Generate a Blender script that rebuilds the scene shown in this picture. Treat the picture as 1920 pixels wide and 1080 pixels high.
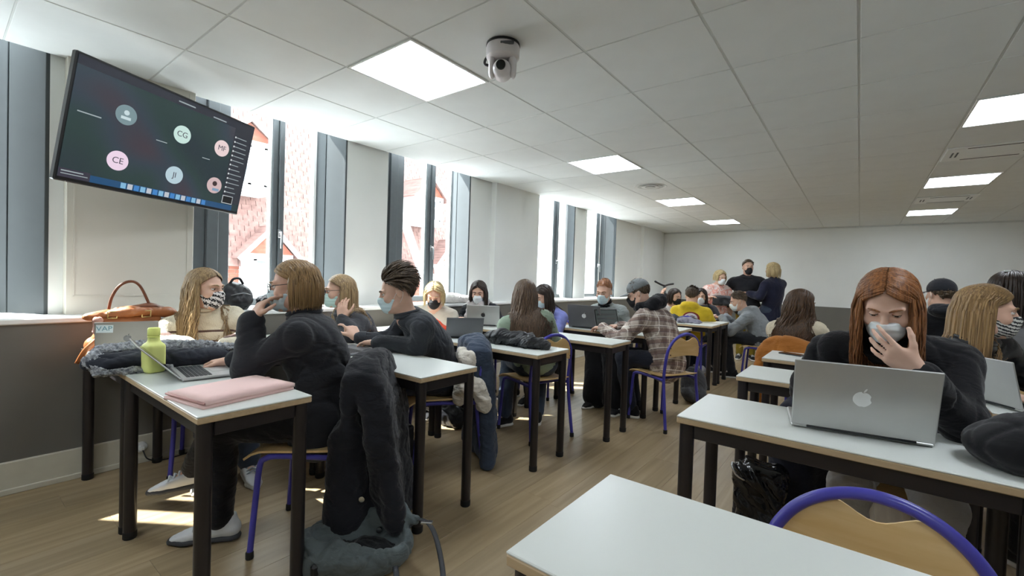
import bpy, bmesh, math, random
import numpy as np
from mathutils import Vector, Matrix

for _o in list(bpy.data.objects):
    bpy.data.objects.remove(_o)
SC = bpy.context.scene
COL = SC.collection
RND = random.Random(7)

# ------------------------------------------------------------------ camera
EYE = 1.22
cam_data = bpy.data.cameras.new('camera')
cam = bpy.data.objects.new('camera', cam_data)
COL.objects.link(cam)
cam_data.sensor_width = 36.0
cam_data.lens = 15.81
cam_data.clip_start = 0.05
cam_data.clip_end = 200
_r = Vector((0.79038, 0.61174, 0.03270))
_d = Vector((0.03916, 0.00281, -0.99923))
_f = Vector((-0.61136, 0.79105, -0.02173))
cam.matrix_world = Matrix(((_r.x, -_d.x, -_f.x, 0.0), (_r.y, -_d.y, -_f.y, 0.0),
                           (_r.z, -_d.z, -_f.z, EYE), (0, 0, 0, 1)))
SC.camera = cam

# ------------------------------------------------------------------ world, sun, exposure
world = bpy.data.worlds.new('world')
SC.world = world
world.use_nodes = True
_bg = world.node_tree.nodes['Background']
_bg.inputs[0].default_value = (0.87, 0.945, 1.0, 1)
_bg.inputs[1].default_value = 6.0
sun_data = bpy.data.lights.new('sun', 'SUN')
sun_data.energy = 13.0
sun_data.angle = math.radians(0.6)
sun_data.color = (1.0, 0.98, 0.96)
sun = bpy.data.objects.new('sun', sun_data)
COL.objects.link(sun)
sun.location = (-8, -4, 10)
sun.rotation_euler = Vector((1.0, 0.7, -1.4)).to_track_quat('-Z', 'Y').to_euler()
PANEL_STRENGTH = 8.0
SC.view_settings.view_transform = 'Standard'
SC.view_settings.look = 'None'
SC.view_settings.exposure = 1.25
SC.view_settings.gamma = 1.0
SC.view_settings.use_curve_mapping = False
SC.cycles.use_denoising = True
SC.cycles.max_bounces = 10
SC.cycles.diffuse_bounces = 6
SC.cycles.transparent_max_bounces = 12
SC.cycles.sample_clamp_indirect = 8.0

# ------------------------------------------------------------------ colours and materials
def lin(c):
    if isinstance(c, str):
        c = c.lstrip('#')
        c = tuple(int(c[i:i + 2], 16) / 255 for i in (0, 2, 4))
    return tuple((x / 12.92 if x <= 0.04045 else ((x + 0.055) / 1.055) ** 2.4) for x in c) + (1.0,)

class NT:
    """small node-tree writer"""
    def __init__(s, name):
        s.m = bpy.data.materials.new(name)
        s.m.use_nodes = True
        s.t = s.m.node_tree
        s.bsdf = s.t.nodes['Principled BSDF']
    def n(s, typ, **kw):
        nd = s.t.nodes.new(typ)
        for k, v in kw.items():
            if k.startswith('i_'):
                key = k[2:]
                key = int(key) if key.isdigit() else key.replace('_', ' ')
                nd.inputs[key].default_value = v
            else:
                setattr(nd, k, v)
        return nd
    def l(s, a, b):
        s.t.links.new(a, b)
    def coords(s, scale=(1, 1, 1), rot=(0, 0, 0), loc=(0, 0, 0)):
        tc = s.n('ShaderNodeTexCoord')
        mp = s.n('ShaderNodeMapping')
        mp.inputs['Scale'].default_value = scale
        mp.inputs['Rotation'].default_value = rot
        mp.inputs['Location'].default_value = loc
        s.l(tc.outputs['Object'], mp.inputs['Vector'])
        return mp.outputs['Vector']
    def ramp(s, fac, stops, interp='LINEAR'):
        r = s.n('ShaderNodeValToRGB')
        r.color_ramp.interpolation = interp
        el = r.color_ramp.elements
        while len(el) < len(stops):
            el.new(0.5)
        for e, (p, c) in zip(el, stops):
            e.position = p
            e.color = c if len(c) == 4 else lin(c)
        s.l(fac, r.inputs['Fac'])
        return r.outputs['Color']
    def mix(s, fac, a, b, mode='MIX'):
        m = s.n('ShaderNodeMix', data_type='RGBA', blend_type=mode)
        for sock, v in ((m.inputs['Factor'], fac), (m.inputs['A'], a), (m.inputs['B'], b)):
            pass
        fs = [x for x in m.inputs if x.name == 'Factor' and x.type == 'VALUE'][0]
        As = [x for x in m.inputs if x.name == 'A' and x.type == 'RGBA'][0]
        Bs = [x for x in m.inputs if x.name == 'B' and x.type == 'RGBA'][0]
        for sock, v in ((fs, fac), (As, a), (Bs, b)):
            if hasattr(v, 'is_linked') or hasattr(v, 'links'):
                s.l(v, sock)
            else:
                sock.default_value = v
        return [x for x in m.outputs if x.type == 'RGBA'][0]
    def bump(s, height, strength=0.3, dist=0.01):
        b = s.n('ShaderNodeBump')
        b.inputs['Strength'].default_value = strength
        b.inputs['Distance'].default_value = dist
        s.l(height, b.inputs['Height'])
        s.l(b.outputs['Normal'], s.bsdf.inputs['Normal'])
    def set(s, color=None, rough=None, metal=None, spec=None):
        if color is not None:
            if hasattr(color, 'links'):
                s.l(color, s.bsdf.inputs['Base Color'])
            else:
                s.bsdf.inputs['Base Color'].default_value = color
        if rough is not None:
            s.bsdf.inputs['Roughness'].default_value = rough
        if metal is not None:
            s.bsdf.inputs['Metallic'].default_value = metal
        if spec is not None:
            s.bsdf.inputs['Specular IOR Level'].default_value = spec
        return s.m

_MATS = {}
def plain(name, c, rough=0.5, metal=0.0, var=0.06, scale=18, bump=0.0, bscale=120, spec=None):
    """solid colour with faint mottling and optional fine relief"""
    key = (name, c, rough, metal)
    if key in _MATS:
        return _MATS[key]
    t = NT(name)
    base = lin(c)
    v = t.coords()
    nz = t.n('ShaderNodeTexNoise', i_Scale=scale, i_Detail=3.0)
    t.l(v, nz.inputs['Vector'])
    lo = tuple(x * (1 - var) for x in base[:3]) + (1,)
    hi = tuple(min(1, x * (1 + var)) for x in base[:3]) + (1,)
    col = t.ramp(nz.outputs['Fac'], [(0.3, lo), (0.7, hi)])
    if bump:
        n2 = t.n('ShaderNodeTexNoise', i_Scale=bscale, i_Detail=2.0)
        t.l(v, n2.inputs['Vector'])
        t.bump(n2.outputs['Fac'], bump, 0.004)
    _MATS[key] = t.set(col, rough, metal, spec)
    return _MATS[key]

def cloth(name, c, rough=0.9, var=0.12, knit=0.0, fold=0.35):
    key = ('cloth', name, c)
    if key in _MATS:
        return _MATS[key]
    t = NT(name)
    base = lin(c)
    v = t.coords()
    nz = t.n('ShaderNodeTexNoise', i_Scale=9.0, i_Detail=4.0)
    t.l(v, nz.inputs['Vector'])
    lo = tuple(x * (1 - var) for x in base[:3]) + (1,)
    hi = tuple(min(1, x * (1 + var)) for x in base[:3]) + (1,)
    col = t.ramp(nz.outputs['Fac'], [(0.3, lo), (0.7, hi)])
    v2 = t.coords(scale=(7, 7, 16))
    n2 = t.n('ShaderNodeTexNoise', i_Scale=2.2, i_Detail=3.0, i_Distortion=0.8)
    t.l(v2, n2.inputs['Vector'])
    h = n2.outputs['Fac']
    if knit:
        n3 = t.n('ShaderNodeTexVoronoi', i_Scale=190.0)
        t.l(v, n3.inputs['Vector'])
        ad = t.n('ShaderNodeMath', operation='MULTIPLY_ADD')
        t.l(n3.outputs['Distance'], ad.inputs[0])
        ad.inputs[1].default_value = knit
        t.l(h, ad.inputs[2])
        h = ad.outputs[0]
    t.bump(h, fold, 0.02)
    t.bsdf.inputs['Sheen Weight'].default_value = 0.15
    _MATS[key] = t.set(col, rough, 0.0, 0.2)
    return _MATS[key]

def emitter(name, c, strength):
    t = NT(name)
    t.bsdf.inputs['Base Color'].default_value = (0, 0, 0, 1)
    t.bsdf.inputs['Emission Color'].default_value = lin(c)
    t.bsdf.inputs['Emission Strength'].default_value = strength
    return t.m

def wood(name, c1, c2, rough=0.45, axis=0, scale=1.0):
    key = ('wood', name)
    if key in _MATS:
        return _MATS[key]
    t = NT(name)
    sc = [26 * scale] * 3
    sc[axis] = 1.6 * scale
    v = t.coords(scale=tuple(sc))
    nz = t.n('ShaderNodeTexNoise', i_Scale=1.5, i_Detail=5.0, i_Distortion=0.6)
    t.l(v, nz.inputs['Vector'])
    col = t.ramp(nz.outputs['Fac'], [(0.25, lin(c1)), (0.75, lin(c2))])
    _MATS[key] = t.set(col, rough)
    return _MATS[key]

def stripes(name, axis, stops, scale, rough=0.85, distort=0.0, rot=(0, 0, 0), knit=False):
    """bands along one axis of the object (knitted or printed stripes)"""
    t = NT(name)
    v = t.coords(rot=rot)
    wv = t.n('ShaderNodeTexWave', wave_type='BANDS', bands_direction=axis, wave_profile='SAW',
             i_Scale=scale, i_Distortion=distort, i_Detail=1.0)
    wv.inputs['Detail Scale'].default_value = 2.0
    t.l(v, wv.inputs['Vector'])
    col = t.ramp(wv.outputs['Fac'], stops, 'CONSTANT')
    return t.set(col, rough)

# ------------------------------------------------------------------ objects
def empty(name, loc, rz=0.0):
    o = bpy.data.objects.new(name, None)
    o.empty_display_size = 0.1
    o.location = loc
    o.rotation_euler = (0, 0, rz)
    COL.objects.link(o)
    return o

def tag(o, label, cat, group=None):
    o['label'] = label
    o['category'] = cat
    if group:
        o['group'] = group
    return o

def thing(name, label, cat, loc=(0, 0, 0), rz=0.0, group=None):
    return tag(empty(name, loc, rz), label, cat, group)

def link(name, me, parent=None, label=None):
    o = bpy.data.objects.new(name, me)
    COL.objects.link(o)
    if parent is not None:
        o.parent = parent
    if label:
        o['label'] = label
    return o

def dup(root, loc, rz, label=None):
    r = root.copy()
    COL.objects.link(r)
    r.location = loc
    r.rotation_euler = (0, 0, rz)
    if label:
        r['label'] = label
    for ch in list(root.children):
        c = ch.copy()
        COL.objects.link(c)
        c.parent = r
        for g in list(ch.children):
            d = g.copy()
            COL.objects.link(d)
            d.parent = c
    return r

def V3(*a):
    return np.array(a, float)

def nrm(v):
    v = np.asarray(v, float)
    return v / (np.linalg.norm(v) + 1e-12)

class MB:
    """collects vertices and faces, builds one mesh"""
    def __init__(s):
        s.v, s.f, s.m = [], [], []
        s.k = 0
    def add(s, verts, faces, mi=0):
        s.v.append(np.asarray(verts, float).reshape(-1, 3))
        s.f.extend([tuple(i + s.k for i in f) for f in faces])
        s.m.extend([mi] * len(faces))
        s.k += len(s.v[-1])
        return s
    def box(s, c, size, bevel=0.0, rot=None, mi=0):
        h = np.asarray(size, float) / 2
        b = min(bevel, h.min() * 0.95)
        if b <= 0:
            vs = [(x * h[0], y * h[1], z * h[2]) for x in (-1, 1) for y in (-1, 1) for z in (-1, 1)]
            fs = [(0, 1, 3, 2), (4, 6, 7, 5), (0, 4, 5, 1), (2, 3, 7, 6), (0, 2, 6, 4), (1, 5, 7, 3)]
        else:
            vs, idx = [], {}
            for x in (-1, 1):
                for y in (-1, 1):
                    for z in (-1, 1):
                        sg = np.array((x, y, z))
                        for a in range(3):
                            p = sg * (h - b)
                            p[a] = sg[a] * h[a]
                            idx[(x, y, z, a)] = len(vs)
                            vs.append(tuple(p))
            fs = []
            for a in range(3):
                u, w = (a + 1) % 3, (a + 2) % 3
                for sa in (-1, 1):
                    q = []
                    for su, sw in ((-1, -1), (1, -1), (1, 1), (-1, 1)):
                        t = [0, 0, 0]
                        t[a], t[u], t[w] = sa, su, sw
                        q.append(idx[(*t, a)])
                    fs.append(tuple(q if sa > 0 else q[::-1]))
            for a in range(3):
                u, w = (a + 1) % 3, (a + 2) % 3
                for su in (-1, 1):
                    for sw in (-1, 1):
                        t0, t1 = [0, 0, 0], [0, 0, 0]
                        t0[a], t1[a] = -1, 1
                        t0[u] = t1[u] = su
                        t0[w] = t1[w] = sw
                        q = [idx[(*t0, u)], idx[(*t1, u)], idx[(*t1, w)], idx[(*t0, w)]]
                        fs.append(tuple(q if su * sw < 0 else q[::-1]))
            for x in (-1, 1):
                for y in (-1, 1):
                    for z in (-1, 1):
                        q = [idx[(x, y, z, 0)], idx[(x, y, z, 1)], idx[(x, y, z, 2)]]
                        fs.append(tuple(q if x * y * z > 0 else q[::-1]))
        vs = np.array(vs)
        if rot is not None:
            vs = vs @ np.asarray(rot, float).T
        return s.add(vs + np.asarray(c, float), fs, mi)
    def tube(s, pts, r, n=8, closed=False, mi=0, flat=None, cap=True):
        """tube along a polyline; r scalar or list; flat=(axis vectors or vector, factor)"""
        P = np.asarray(pts, float)
        m = len(P)
        R = np.full(m, r) if np.isscalar(r) else np.asarray(r, float)
        T = np.zeros_like(P)
        if closed:
            T = np.roll(P, -1, 0) - np.roll(P, 1, 0)
        else:
            T[1:-1] = P[2:] - P[:-2]
            T[0] = P[1] - P[0]
            T[-1] = P[-1] - P[-2]
        T /= (np.linalg.norm(T, axis=1, keepdims=True) + 1e-12)
        a = np.array((0, 0, 1.0)) if abs(T[0][2]) < 0.9 else np.array((1.0, 0, 0))
        U = np.cross(T[0], a)
        U /= np.linalg.norm(U)
        vs = []
        for i in range(m):
            U = U - T[i] * (U @ T[i])
            U /= (np.linalg.norm(U) + 1e-12)
            W = np.cross(T[i], U)
            if flat is not None:
                nv = flat[0] if np.ndim(flat[0]) == 1 else flat[0][i]
                w = nv - T[i] * (np.asarray(nv) @ T[i])
                w = w / (np.linalg.norm(w) + 1e-12)
                u = np.cross(w, T[i])
                for k in range(n):
                    t = 2 * math.pi * k / n
                    vs.append(P[i] + R[i] * (u * math.cos(t) + w * math.sin(t) * flat[1]))
            else:
                for k in range(n):
                    t = 2 * math.pi * k / n
                    vs.append(P[i] + R[i] * (U * math.cos(t) + W * math.sin(t)))
        fs = []
        for i in range(m if closed else m - 1):
            j = (i + 1) % m
            for k in range(n):
                l = (k + 1) % n
                fs.append((i * n + k, i * n + l, j * n + l, j * n + k))
        if not closed and cap:
            fs.append(tuple(range(n))[::-1])
            fs.append(tuple((m - 1) * n + k for k in range(n)))
        return s.add(vs, fs, mi)
    def lathe(s, prof, n=20, c=(0, 0, 0), M=None, mi=0):
        """prof: list of (radius, z)"""
        vs, fs = [], []
        for r, z in prof:
            for k in range(n):
                t = 2 * math.pi * k / n
                vs.append((r * math.cos(t), r * math.sin(t), z))
        for i in range(len(prof) - 1):
            for k in range(n):
                l = (k + 1) % n
                fs.append((i * n + k, i * n + l, (i + 1) * n + l, (i + 1) * n + k))
        fs.append(tuple(range(n))[::-1])
        fs.append(tuple((len(prof) - 1) * n + k for k in range(n)))
        vs = np.array(vs)
        if M is not None:
            vs = vs @ np.asarray(M, float).T
        return s.add(vs + np.asarray(c, float), fs, mi)
    def prism(s, outline, o, u, w, n, h, mi=0):
        """outline of (a,b) in the plane o + a u + b w, thickness h along n"""
        o, u, w, n = (np.asarray(x, float) for x in (o, u, w, n))
        k = len(outline)
        lo = [o + a * u + b * w for a, b in outline]
        hi = [p + n * h for p in lo]
        fs = [tuple(range(k))[::-1], tuple(range(k, 2 * k))]
        fs += [(i, (i + 1) % k, k + (i + 1) % k, k + i) for i in range(k)]
        return s.add(lo + hi, fs, mi)
    def sheet(s, grid, th, mi=0, nflip=1):
        """curved sheet of some thickness from a grid of points (rows x cols)"""
        G = np.asarray(grid, float)
        r, c = G.shape[:2]
        du = np.gradient(G, axis=0)
        dv = np.gradient(G, axis=1)
        N = np.cross(du, dv)
        N /= (np.linalg.norm(N, axis=2, keepdims=True) + 1e-12)
        A = G + N * th / 2 * nflip
        B = G - N * th / 2 * nflip
        vs = np.concatenate([A.reshape(-1, 3), B.reshape(-1, 3)])
        o = r * c
        fs = []
        for i in range(r - 1):
            for j in range(c - 1):
                a, b, d, e = i * c + j, i * c + j + 1, (i + 1) * c + j + 1, (i + 1) * c + j
                fs.append((a, e, d, b))
                fs.append((a + o, b + o, d + o, e + o))
        ring = [j for j in range(c)] + [i * c + c - 1 for i in range(1, r)] + \
               [(r - 1) * c + j for j in range(c - 2, -1, -1)] + [i * c for i in range(r - 2, 0, -1)]
        for i in range(len(ring)):
            a, b = ring[i], ring[(i + 1) % len(ring)]
            fs.append((a, b, b + o, a + o))
        return s.add(vs, fs, mi)
    def mesh(s, name, mats, smooth=False):
        me = bpy.data.meshes.new(name)
        if s.v:
            me.from_pydata(np.concatenate(s.v).tolist(), [], s.f)
        for m in (mats if isinstance(mats, (list, tuple)) else [mats]):
            me.materials.append(m)
        me.polygons.foreach_set('material_index', s.m)
        if smooth is True:
            me.polygons.foreach_set('use_smooth', [True] * len(s.f))
        elif smooth:
            me.polygons.foreach_set('use_smooth', [True] * len(s.f))
            me.set_sharp_from_angle(angle=math.radians(smooth))
        me.update()
        return me
    def build(s, name, mats, parent=None, smooth=False, label=None):
        return link(name, s.mesh(name, mats, smooth), parent, label)

def curve_pts(ctrl, n=24, closed=False):
    """Catmull-Rom through control points"""
    P = np.asarray(ctrl, float)
    m = len(P)
    out = []
    seg = m if closed else m - 1
    per = max(2, n // seg)
    for i in range(seg):
        if closed:
            p0, p1, p2, p3 = P[(i - 1) % m], P[i], P[(i + 1) % m], P[(i + 2) % m]
        else:
            p1, p2 = P[i], P[i + 1]
            p0 = P[i - 1] if i > 0 else 2 * p1 - p2
            p3 = P[i + 2] if i + 2 < m else 2 * p2 - p1
        for k in range(per):
            t = k / per
            out.append(0.5 * ((2 * p1) + (-p0 + p2) * t + (2 * p0 - 5 * p1 + 4 * p2 - p3) * t * t
                              + (-p0 + 3 * p1 - 3 * p2 + p3) * t ** 3))
    if not closed:
        out.append(P[-1])
    return np.array(out)

def structure(o):
    o['kind'] = 'structure'
    return o

def text_mesh(body, size, extrude=0.0008, align='CENTER'):
    cu = bpy.data.curves.new('text', 'FONT')
    cu.body = body
    cu.size = size
    cu.extrude = extrude
    cu.align_x = align
    cu.align_y = 'CENTER'
    o = bpy.data.objects.new('text', cu)
    COL.objects.link(o)
    bpy.context.view_layer.update()
    me = bpy.data.meshes.new_from_object(o.evaluated_get(bpy.context.evaluated_depsgraph_get()))
    bpy.data.objects.remove(o)
    return me
# ------------------------------------------------------------------ implicit shapes: soft bodies, cloth and bags as one continuous surface
def cone(a, b, ra, rb, k=0.02, flat=None, sub=False):
    return dict(t='c', a=V3(*a), b=V3(*b), ra=ra, rb=rb, k=k, flat=flat, sub=sub)

def ell(c, r, M=None, k=0.02, sub=False):
    return dict(t='e', c=V3(*c), r=V3(*r), M=np.eye(3) if M is None else np.asarray(M, float), k=k, sub=sub)

def rbox(c, h, rd, M=None, k=0.02, sub=False):
    return dict(t='b', c=V3(*c), h=V3(*h), rd=rd, M=np.eye(3) if M is None else np.asarray(M, float), k=k, sub=sub)

def chain(pts, rs, k=0.02, flat=None):
    rs = [rs] * len(pts) if np.isscalar(rs) else rs
    return [cone(pts[i], pts[i + 1], rs[i], rs[i + 1], k, flat) for i in range(len(pts) - 1)]

def _bounds(p):
    if p['t'] == 'c':
        r = max(p['ra'], p['rb'])
        return np.minimum(p['a'], p['b']) - r, np.maximum(p['a'], p['b']) + r
    e = p['r'] if p['t'] == 'e' else p['h'] + p['rd']
    ex = np.abs(p['M'].T) @ e
    return p['c'] - ex, p['c'] + ex

def _dist(p, X, Y, Z):
    if p['t'] == 'c':
        a, b = p['a'], p['b']
        d = b - a
        L2 = float(d @ d) + 1e-12
        px, py, pz = X - a[0], Y - a[1], Z - a[2]
        t = np.clip((px * d[0] + py * d[1] + pz * d[2]) / L2, 0, 1)
        qx, qy, qz = px - t * d[0], py - t * d[1], pz - t * d[2]
        q2 = qx * qx + qy * qy + qz * qz
        if p['flat'] is not None:
            n, s = p['flat']
            c = qx * n[0] + qy * n[1] + qz * n[2]
            q2 = q2 + c * c * (1 / (s * s) - 1)
            rr = p['ra'] + t * (p['rb'] - p['ra'])
            return (np.sqrt(q2) - rr) * (0.5 + 0.5 * s)
        return np.sqrt(q2) - (p['ra'] + t * (p['rb'] - p['ra']))
    c, M = p['c'], p['M']
    px, py, pz = X - c[0], Y - c[1], Z - c[2]
    u = M[0, 0] * px + M[0, 1] * py + M[0, 2] * pz
    v = M[1, 0] * px + M[1, 1] * py + M[1, 2] * pz
    w = M[2, 0] * px + M[2, 1] * py + M[2, 2] * pz
    if p['t'] == 'e':
        r = p['r']
        k0 = np.sqrt((u / r[0]) ** 2 + (v / r[1]) ** 2 + (w / r[2]) ** 2)
        k1 = np.sqrt((u / r[0] ** 2) ** 2 + (v / r[1] ** 2) ** 2 + (w / r[2] ** 2) ** 2) + 1e-9
        return k0 * (k0 - 1) / k1
    h = p['h']
    a, b, e = np.abs(u) - h[0], np.abs(v) - h[1], np.abs(w) - h[2]
    out = np.sqrt(np.maximum(a, 0) ** 2 + np.maximum(b, 0) ** 2 + np.maximum(e, 0) ** 2)
    return out + np.minimum(np.maximum(a, np.maximum(b, e)), 0) - p['rd']

def sdf_at(prims, P):
    X, Y, Z = P[:, 0], P[:, 1], P[:, 2]
    f = np.full(len(P), 9.0)
    for p in prims:
        d = _dist(p, X, Y, Z)
        if p['sub']:
            f = np.maximum(f, -d)
        else:
            k = max(p['k'], 1e-4)
            hh = np.maximum(k - np.abs(f - d), 0) / k
            f = np.minimum(f, d) - hh * hh * k * 0.25
    return f

def sdf_mesh(prims, vox, clip=None, origin=(0, 0, 0), wrinkle=0.0, wscale=14.0, seed=0, name='surface', relax=1):
    """one continuous surface around the primitives; clip: list of (point, normal) half-spaces kept where (p-point).normal<0"""
    bs = [_bounds(p) for p in prims if not p['sub']]
    lo = np.min([b[0] for b in bs], 0) - vox * 3
    hi = np.max([b[1] for b in bs], 0) + vox * 3
    n = np.ceil((hi - lo) / vox).astype(int) + 1
    ax = [(lo[i] + np.arange(n[i]) * vox).astype(np.float32) for i in range(3)]
    F = np.full(n, 1.0, np.float32)
    for p in prims:
        b0, b1 = _bounds(p)
        mg = p['k'] * 2.2 + 4 * vox
        i0 = np.clip(np.floor((b0 - mg - lo) / vox).astype(int), 0, n)
        i1 = np.clip(np.ceil((b1 + mg - lo) / vox).astype(int) + 1, 0, n)
        if np.any(i1 <= i0):
            continue
        sl = tuple(slice(i0[i], i1[i]) for i in range(3))
        X = ax[0][sl[0]][:, None, None]
        Y = ax[1][sl[1]][None, :, None]
        Z = ax[2][sl[2]][None, None, :]
        d = _dist(p, X, Y, Z).astype(np.float32)
        f = F[sl]
        k = max(p['k'], 1e-4)
        if p['sub']:
            d = -d
            hh = np.maximum(k - np.abs(f - d), 0) / k
            F[sl] = np.maximum(f, d) + hh * hh * k * 0.25
        else:
            hh = np.maximum(k - np.abs(f - d), 0) / k
            F[sl] = np.minimum(f, d) - hh * hh * k * 0.25
    if clip:
        for pt, nv in clip:
            g = ((ax[0] - pt[0]) * nv[0])[:, None, None] + ((ax[1] - pt[1]) * nv[1])[None, :, None] \
                + ((ax[2] - pt[2]) * nv[2])[None, None, :]
            F = np.maximum(F, g.astype(np.float32))
    F[0], F[-1], F[:, 0], F[:, -1], F[:, :, 0], F[:, :, -1] = 1, 1, 1, 1, 1, 1
    S = F < 0
    c = np.zeros(np.array(S.shape) - 1, np.uint8)
    offs = [(i, j, k) for i in (0, 1) for j in (0, 1) for k in (0, 1)]
    for o in offs:
        c += S[o[0]:S.shape[0] - 1 + o[0], o[1]:S.shape[1] - 1 + o[1], o[2]:S.shape[2] - 1 + o[2]]
    act = np.argwhere((c > 0) & (c < 8))
    idx = np.full(c.shape, -1, np.int32)
    idx[tuple(act.T)] = np.arange(len(act))
    acc = np.zeros((len(act), 3))
    cnt = np.zeros(len(act))
    val = {o: F[act[:, 0] + o[0], act[:, 1] + o[1], act[:, 2] + o[2]] for o in offs}
    for o in offs:
        for a in range(3):
            if o[a] == 0:
                q = list(o)
                q[a] = 1
                f0, f1 = val[o], val[tuple(q)]
                m = (f0 < 0) != (f1 < 0)
                t = f0 / np.where(m, f0 - f1, 1)
                pt = np.tile(np.array(o, float), (len(act), 1))
                pt[:, a] += t
                acc[m] += pt[m]
                cnt[m] += 1
    P = (act + acc / cnt[:, None]) * vox + lo
    quads = []
    for a in range(3):
        s0 = [slice(1, -1)] * 3
        s1 = [slice(1, -1)] * 3
        s0[a] = slice(0, -1)
        s1[a] = slice(1, None)
        A, B = S[tuple(s0)], S[tuple(s1)]
        e = np.argwhere(A != B)
        base = e + 1
        base[:, a] = e[:, a]
        inside_first = A[tuple(e.T)]
        u, w = (a + 1) % 3, (a + 2) % 3
        ids = []
        for du, dw in ((-1, -1), (0, -1), (0, 0), (-1, 0)):
            q = base.copy()
            q[:, u] += du
            q[:, w] += dw
            ids.append(idx[tuple(q.T)])
        Q = np.stack(ids, 1)
        Q[~inside_first] = Q[~inside_first][:, ::-1]
        quads.append(Q)
    Q = np.concatenate(quads)
    Q = Q[(Q >= 0).all(1)]
    for _ in range(relax):
        s = np.zeros_like(P)
        for j in range(4):
            q = P[Q[:, (j + 1) % 4]] + P[Q[:, (j - 1) % 4]]
            for a in range(3):
                s[:, a] += np.bincount(Q[:, j], q[:, a], len(P))
        k = 2 * np.bincount(Q.ravel(), minlength=len(P))
        P = P * 0.5 + 0.5 * s / np.maximum(k, 1)[:, None]
    if wrinkle:
        nv = np.cross(P[Q[:, 1]] - P[Q[:, 0]], P[Q[:, 3]] - P[Q[:, 0]])
        N = np.zeros_like(P)
        for j in range(4):
            for a in range(3):
                N[:, a] += np.bincount(Q[:, j], nv[:, a], len(P))
        N /= (np.linalg.norm(N, axis=1, keepdims=True) + 1e-12)
        P = P + N * (wrinkle * folds(P, wscale, seed))[:, None]
    return raw_mesh(name, P - np.asarray(origin, float), Q)

def folds(P, scale, seed=0):
    g = np.random.RandomState(seed)
    out = np.zeros(len(P))
    warp = np.zeros_like(P)
    for _ in range(3):
        d = g.normal(size=3)
        warp += np.sin(P @ (d * scale * 0.5) + g.uniform(0, 6))[:, None] * g.normal(size=3) * 0.35 / scale * 3
    for _ in range(5):
        d = nrm(g.normal(size=3) * V3(1, 1, 1.5))
        out += np.sin((P + warp) @ (d * scale * g.uniform(0.7, 2.0)) + g.uniform(0, 6)) * g.uniform(0.5, 1)
    out = out / 2.2
    # a few long creases on top of the soft waviness
    cr = np.zeros(len(P))
    for _ in range(4):
        d = nrm(g.normal(size=3))
        w = np.sin((P + warp * 1.6) @ (d * scale * g.uniform(0.8, 1.5)) + g.uniform(0, 6))
        cr += np.exp(-(w / 0.16) ** 2)
    return np.sign(out) * np.abs(out) ** 0.8 * 0.8 - 0.7 * cr + 0.35

def raw_mesh(name, P, Q, mats=()):
    me = bpy.data.meshes.new(name)
    n, m = len(P), len(Q)
    w = Q.shape[1]
    me.vertices.add(n)
    me.vertices.foreach_set('co', np.ascontiguousarray(P, np.float32).ravel())
    me.loops.add(m * w)
    me.loops.foreach_set('vertex_index', np.ascontiguousarray(Q, np.int32).ravel())
    me.polygons.add(m)
    me.polygons.foreach_set('loop_start', np.arange(0, m * w, w, dtype=np.int32))
    me.polygons.foreach_set('use_smooth', np.ones(m, bool))
    me.update(calc_edges=True)
    for x in mats:
        me.materials.append(x)
    return me

def soft(name, prims, vox, mat, parent=None, base=None, label=None, **kw):
    """an implicit-surface object; base = location of its parent so that local coordinates stay small"""
    o = base if base is not None else (0, 0, 0)
    me = sdf_mesh(prims, vox, origin=o, name=name, **kw)
    me.materials.append(mat)
    ob = link(name, me, parent, label)
    if parent is None:
        ob.location = o
    return ob
# ------------------------------------------------------------------ setting
M_white = plain('white wall paint', '#dcdedb', 0.8, var=0.02, scale=3, bump=0.08, bscale=300)
M_pil = plain('cream pilaster paint', '#d6d4c9', 0.75, var=0.02, scale=3, bump=0.08, bscale=300)
M_sill = plain('white sill lacquer', '#e4e6e4', 0.35, var=0.02)
M_dado = plain('anthracite dado paint', '#68665f', 0.55, var=0.05, scale=4, bump=0.05)
M_base = plain('off white baseboard paint', '#c9c5b4', 0.5, var=0.03)
M_tile = plain('ceiling tile white', '#dcdfde', 0.85, var=0.02, scale=5, bump=0.15, bscale=420)
M_grid = plain('ceiling rail', '#c3c6c3', 0.5, var=0.02)
M_frame = plain('dark window frame', '#565c5f', 0.45, var=0.05)
M_panel = plain('slate window panel', '#474d50', 0.65, var=0.05, scale=6)
M_black = plain('black plastic', '#17181a', 0.4)
M_chrome = plain('brushed metal', '#c8cacc', 0.25, 1.0, var=0.03)
M_steel = plain('black steel', '#231f20', 0.35, 0.0, var=0.08, bump=0.03)

FX0, FX1, FY0, FY1, CZ = -3.75, 3.4, -2.4, 10.75, 2.42

# floor: slab and laminate boards
mb = MB().box(((FX0 + FX1) / 2, (FY0 + FY1) / 2, -0.06), (FX1 - FX0 + 0.6, FY1 - FY0 + 0.4, 0.1))
t = NT('floor underlay')
floor = structure(mb.build('floor', t.set(lin('#6f6049'), 0.7)))
t = NT('oak laminate')
oi = t.n('ShaderNodeObjectInfo')
v = t.coords(scale=(22, 1.3, 22))
vm = t.n('ShaderNodeVectorMath', operation='ADD')
cx_ = t.n('ShaderNodeCombineXYZ')
ml = t.n('ShaderNodeMath', operation='MULTIPLY')
t.l(oi.outputs['Random'], ml.inputs[0])
ml.inputs[1].default_value = 37.0
t.l(ml.outputs[0], cx_.inputs[0])
t.l(ml.outputs[0], cx_.inputs[1])
t.l(v, vm.inputs[0])
t.l(cx_.outputs[0], vm.inputs[1])
nz = t.n('ShaderNodeTexNoise', i_Scale=1.0, i_Detail=5.0, i_Distortion=0.7)
t.l(vm.outputs[0], nz.inputs['Vector'])
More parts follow.
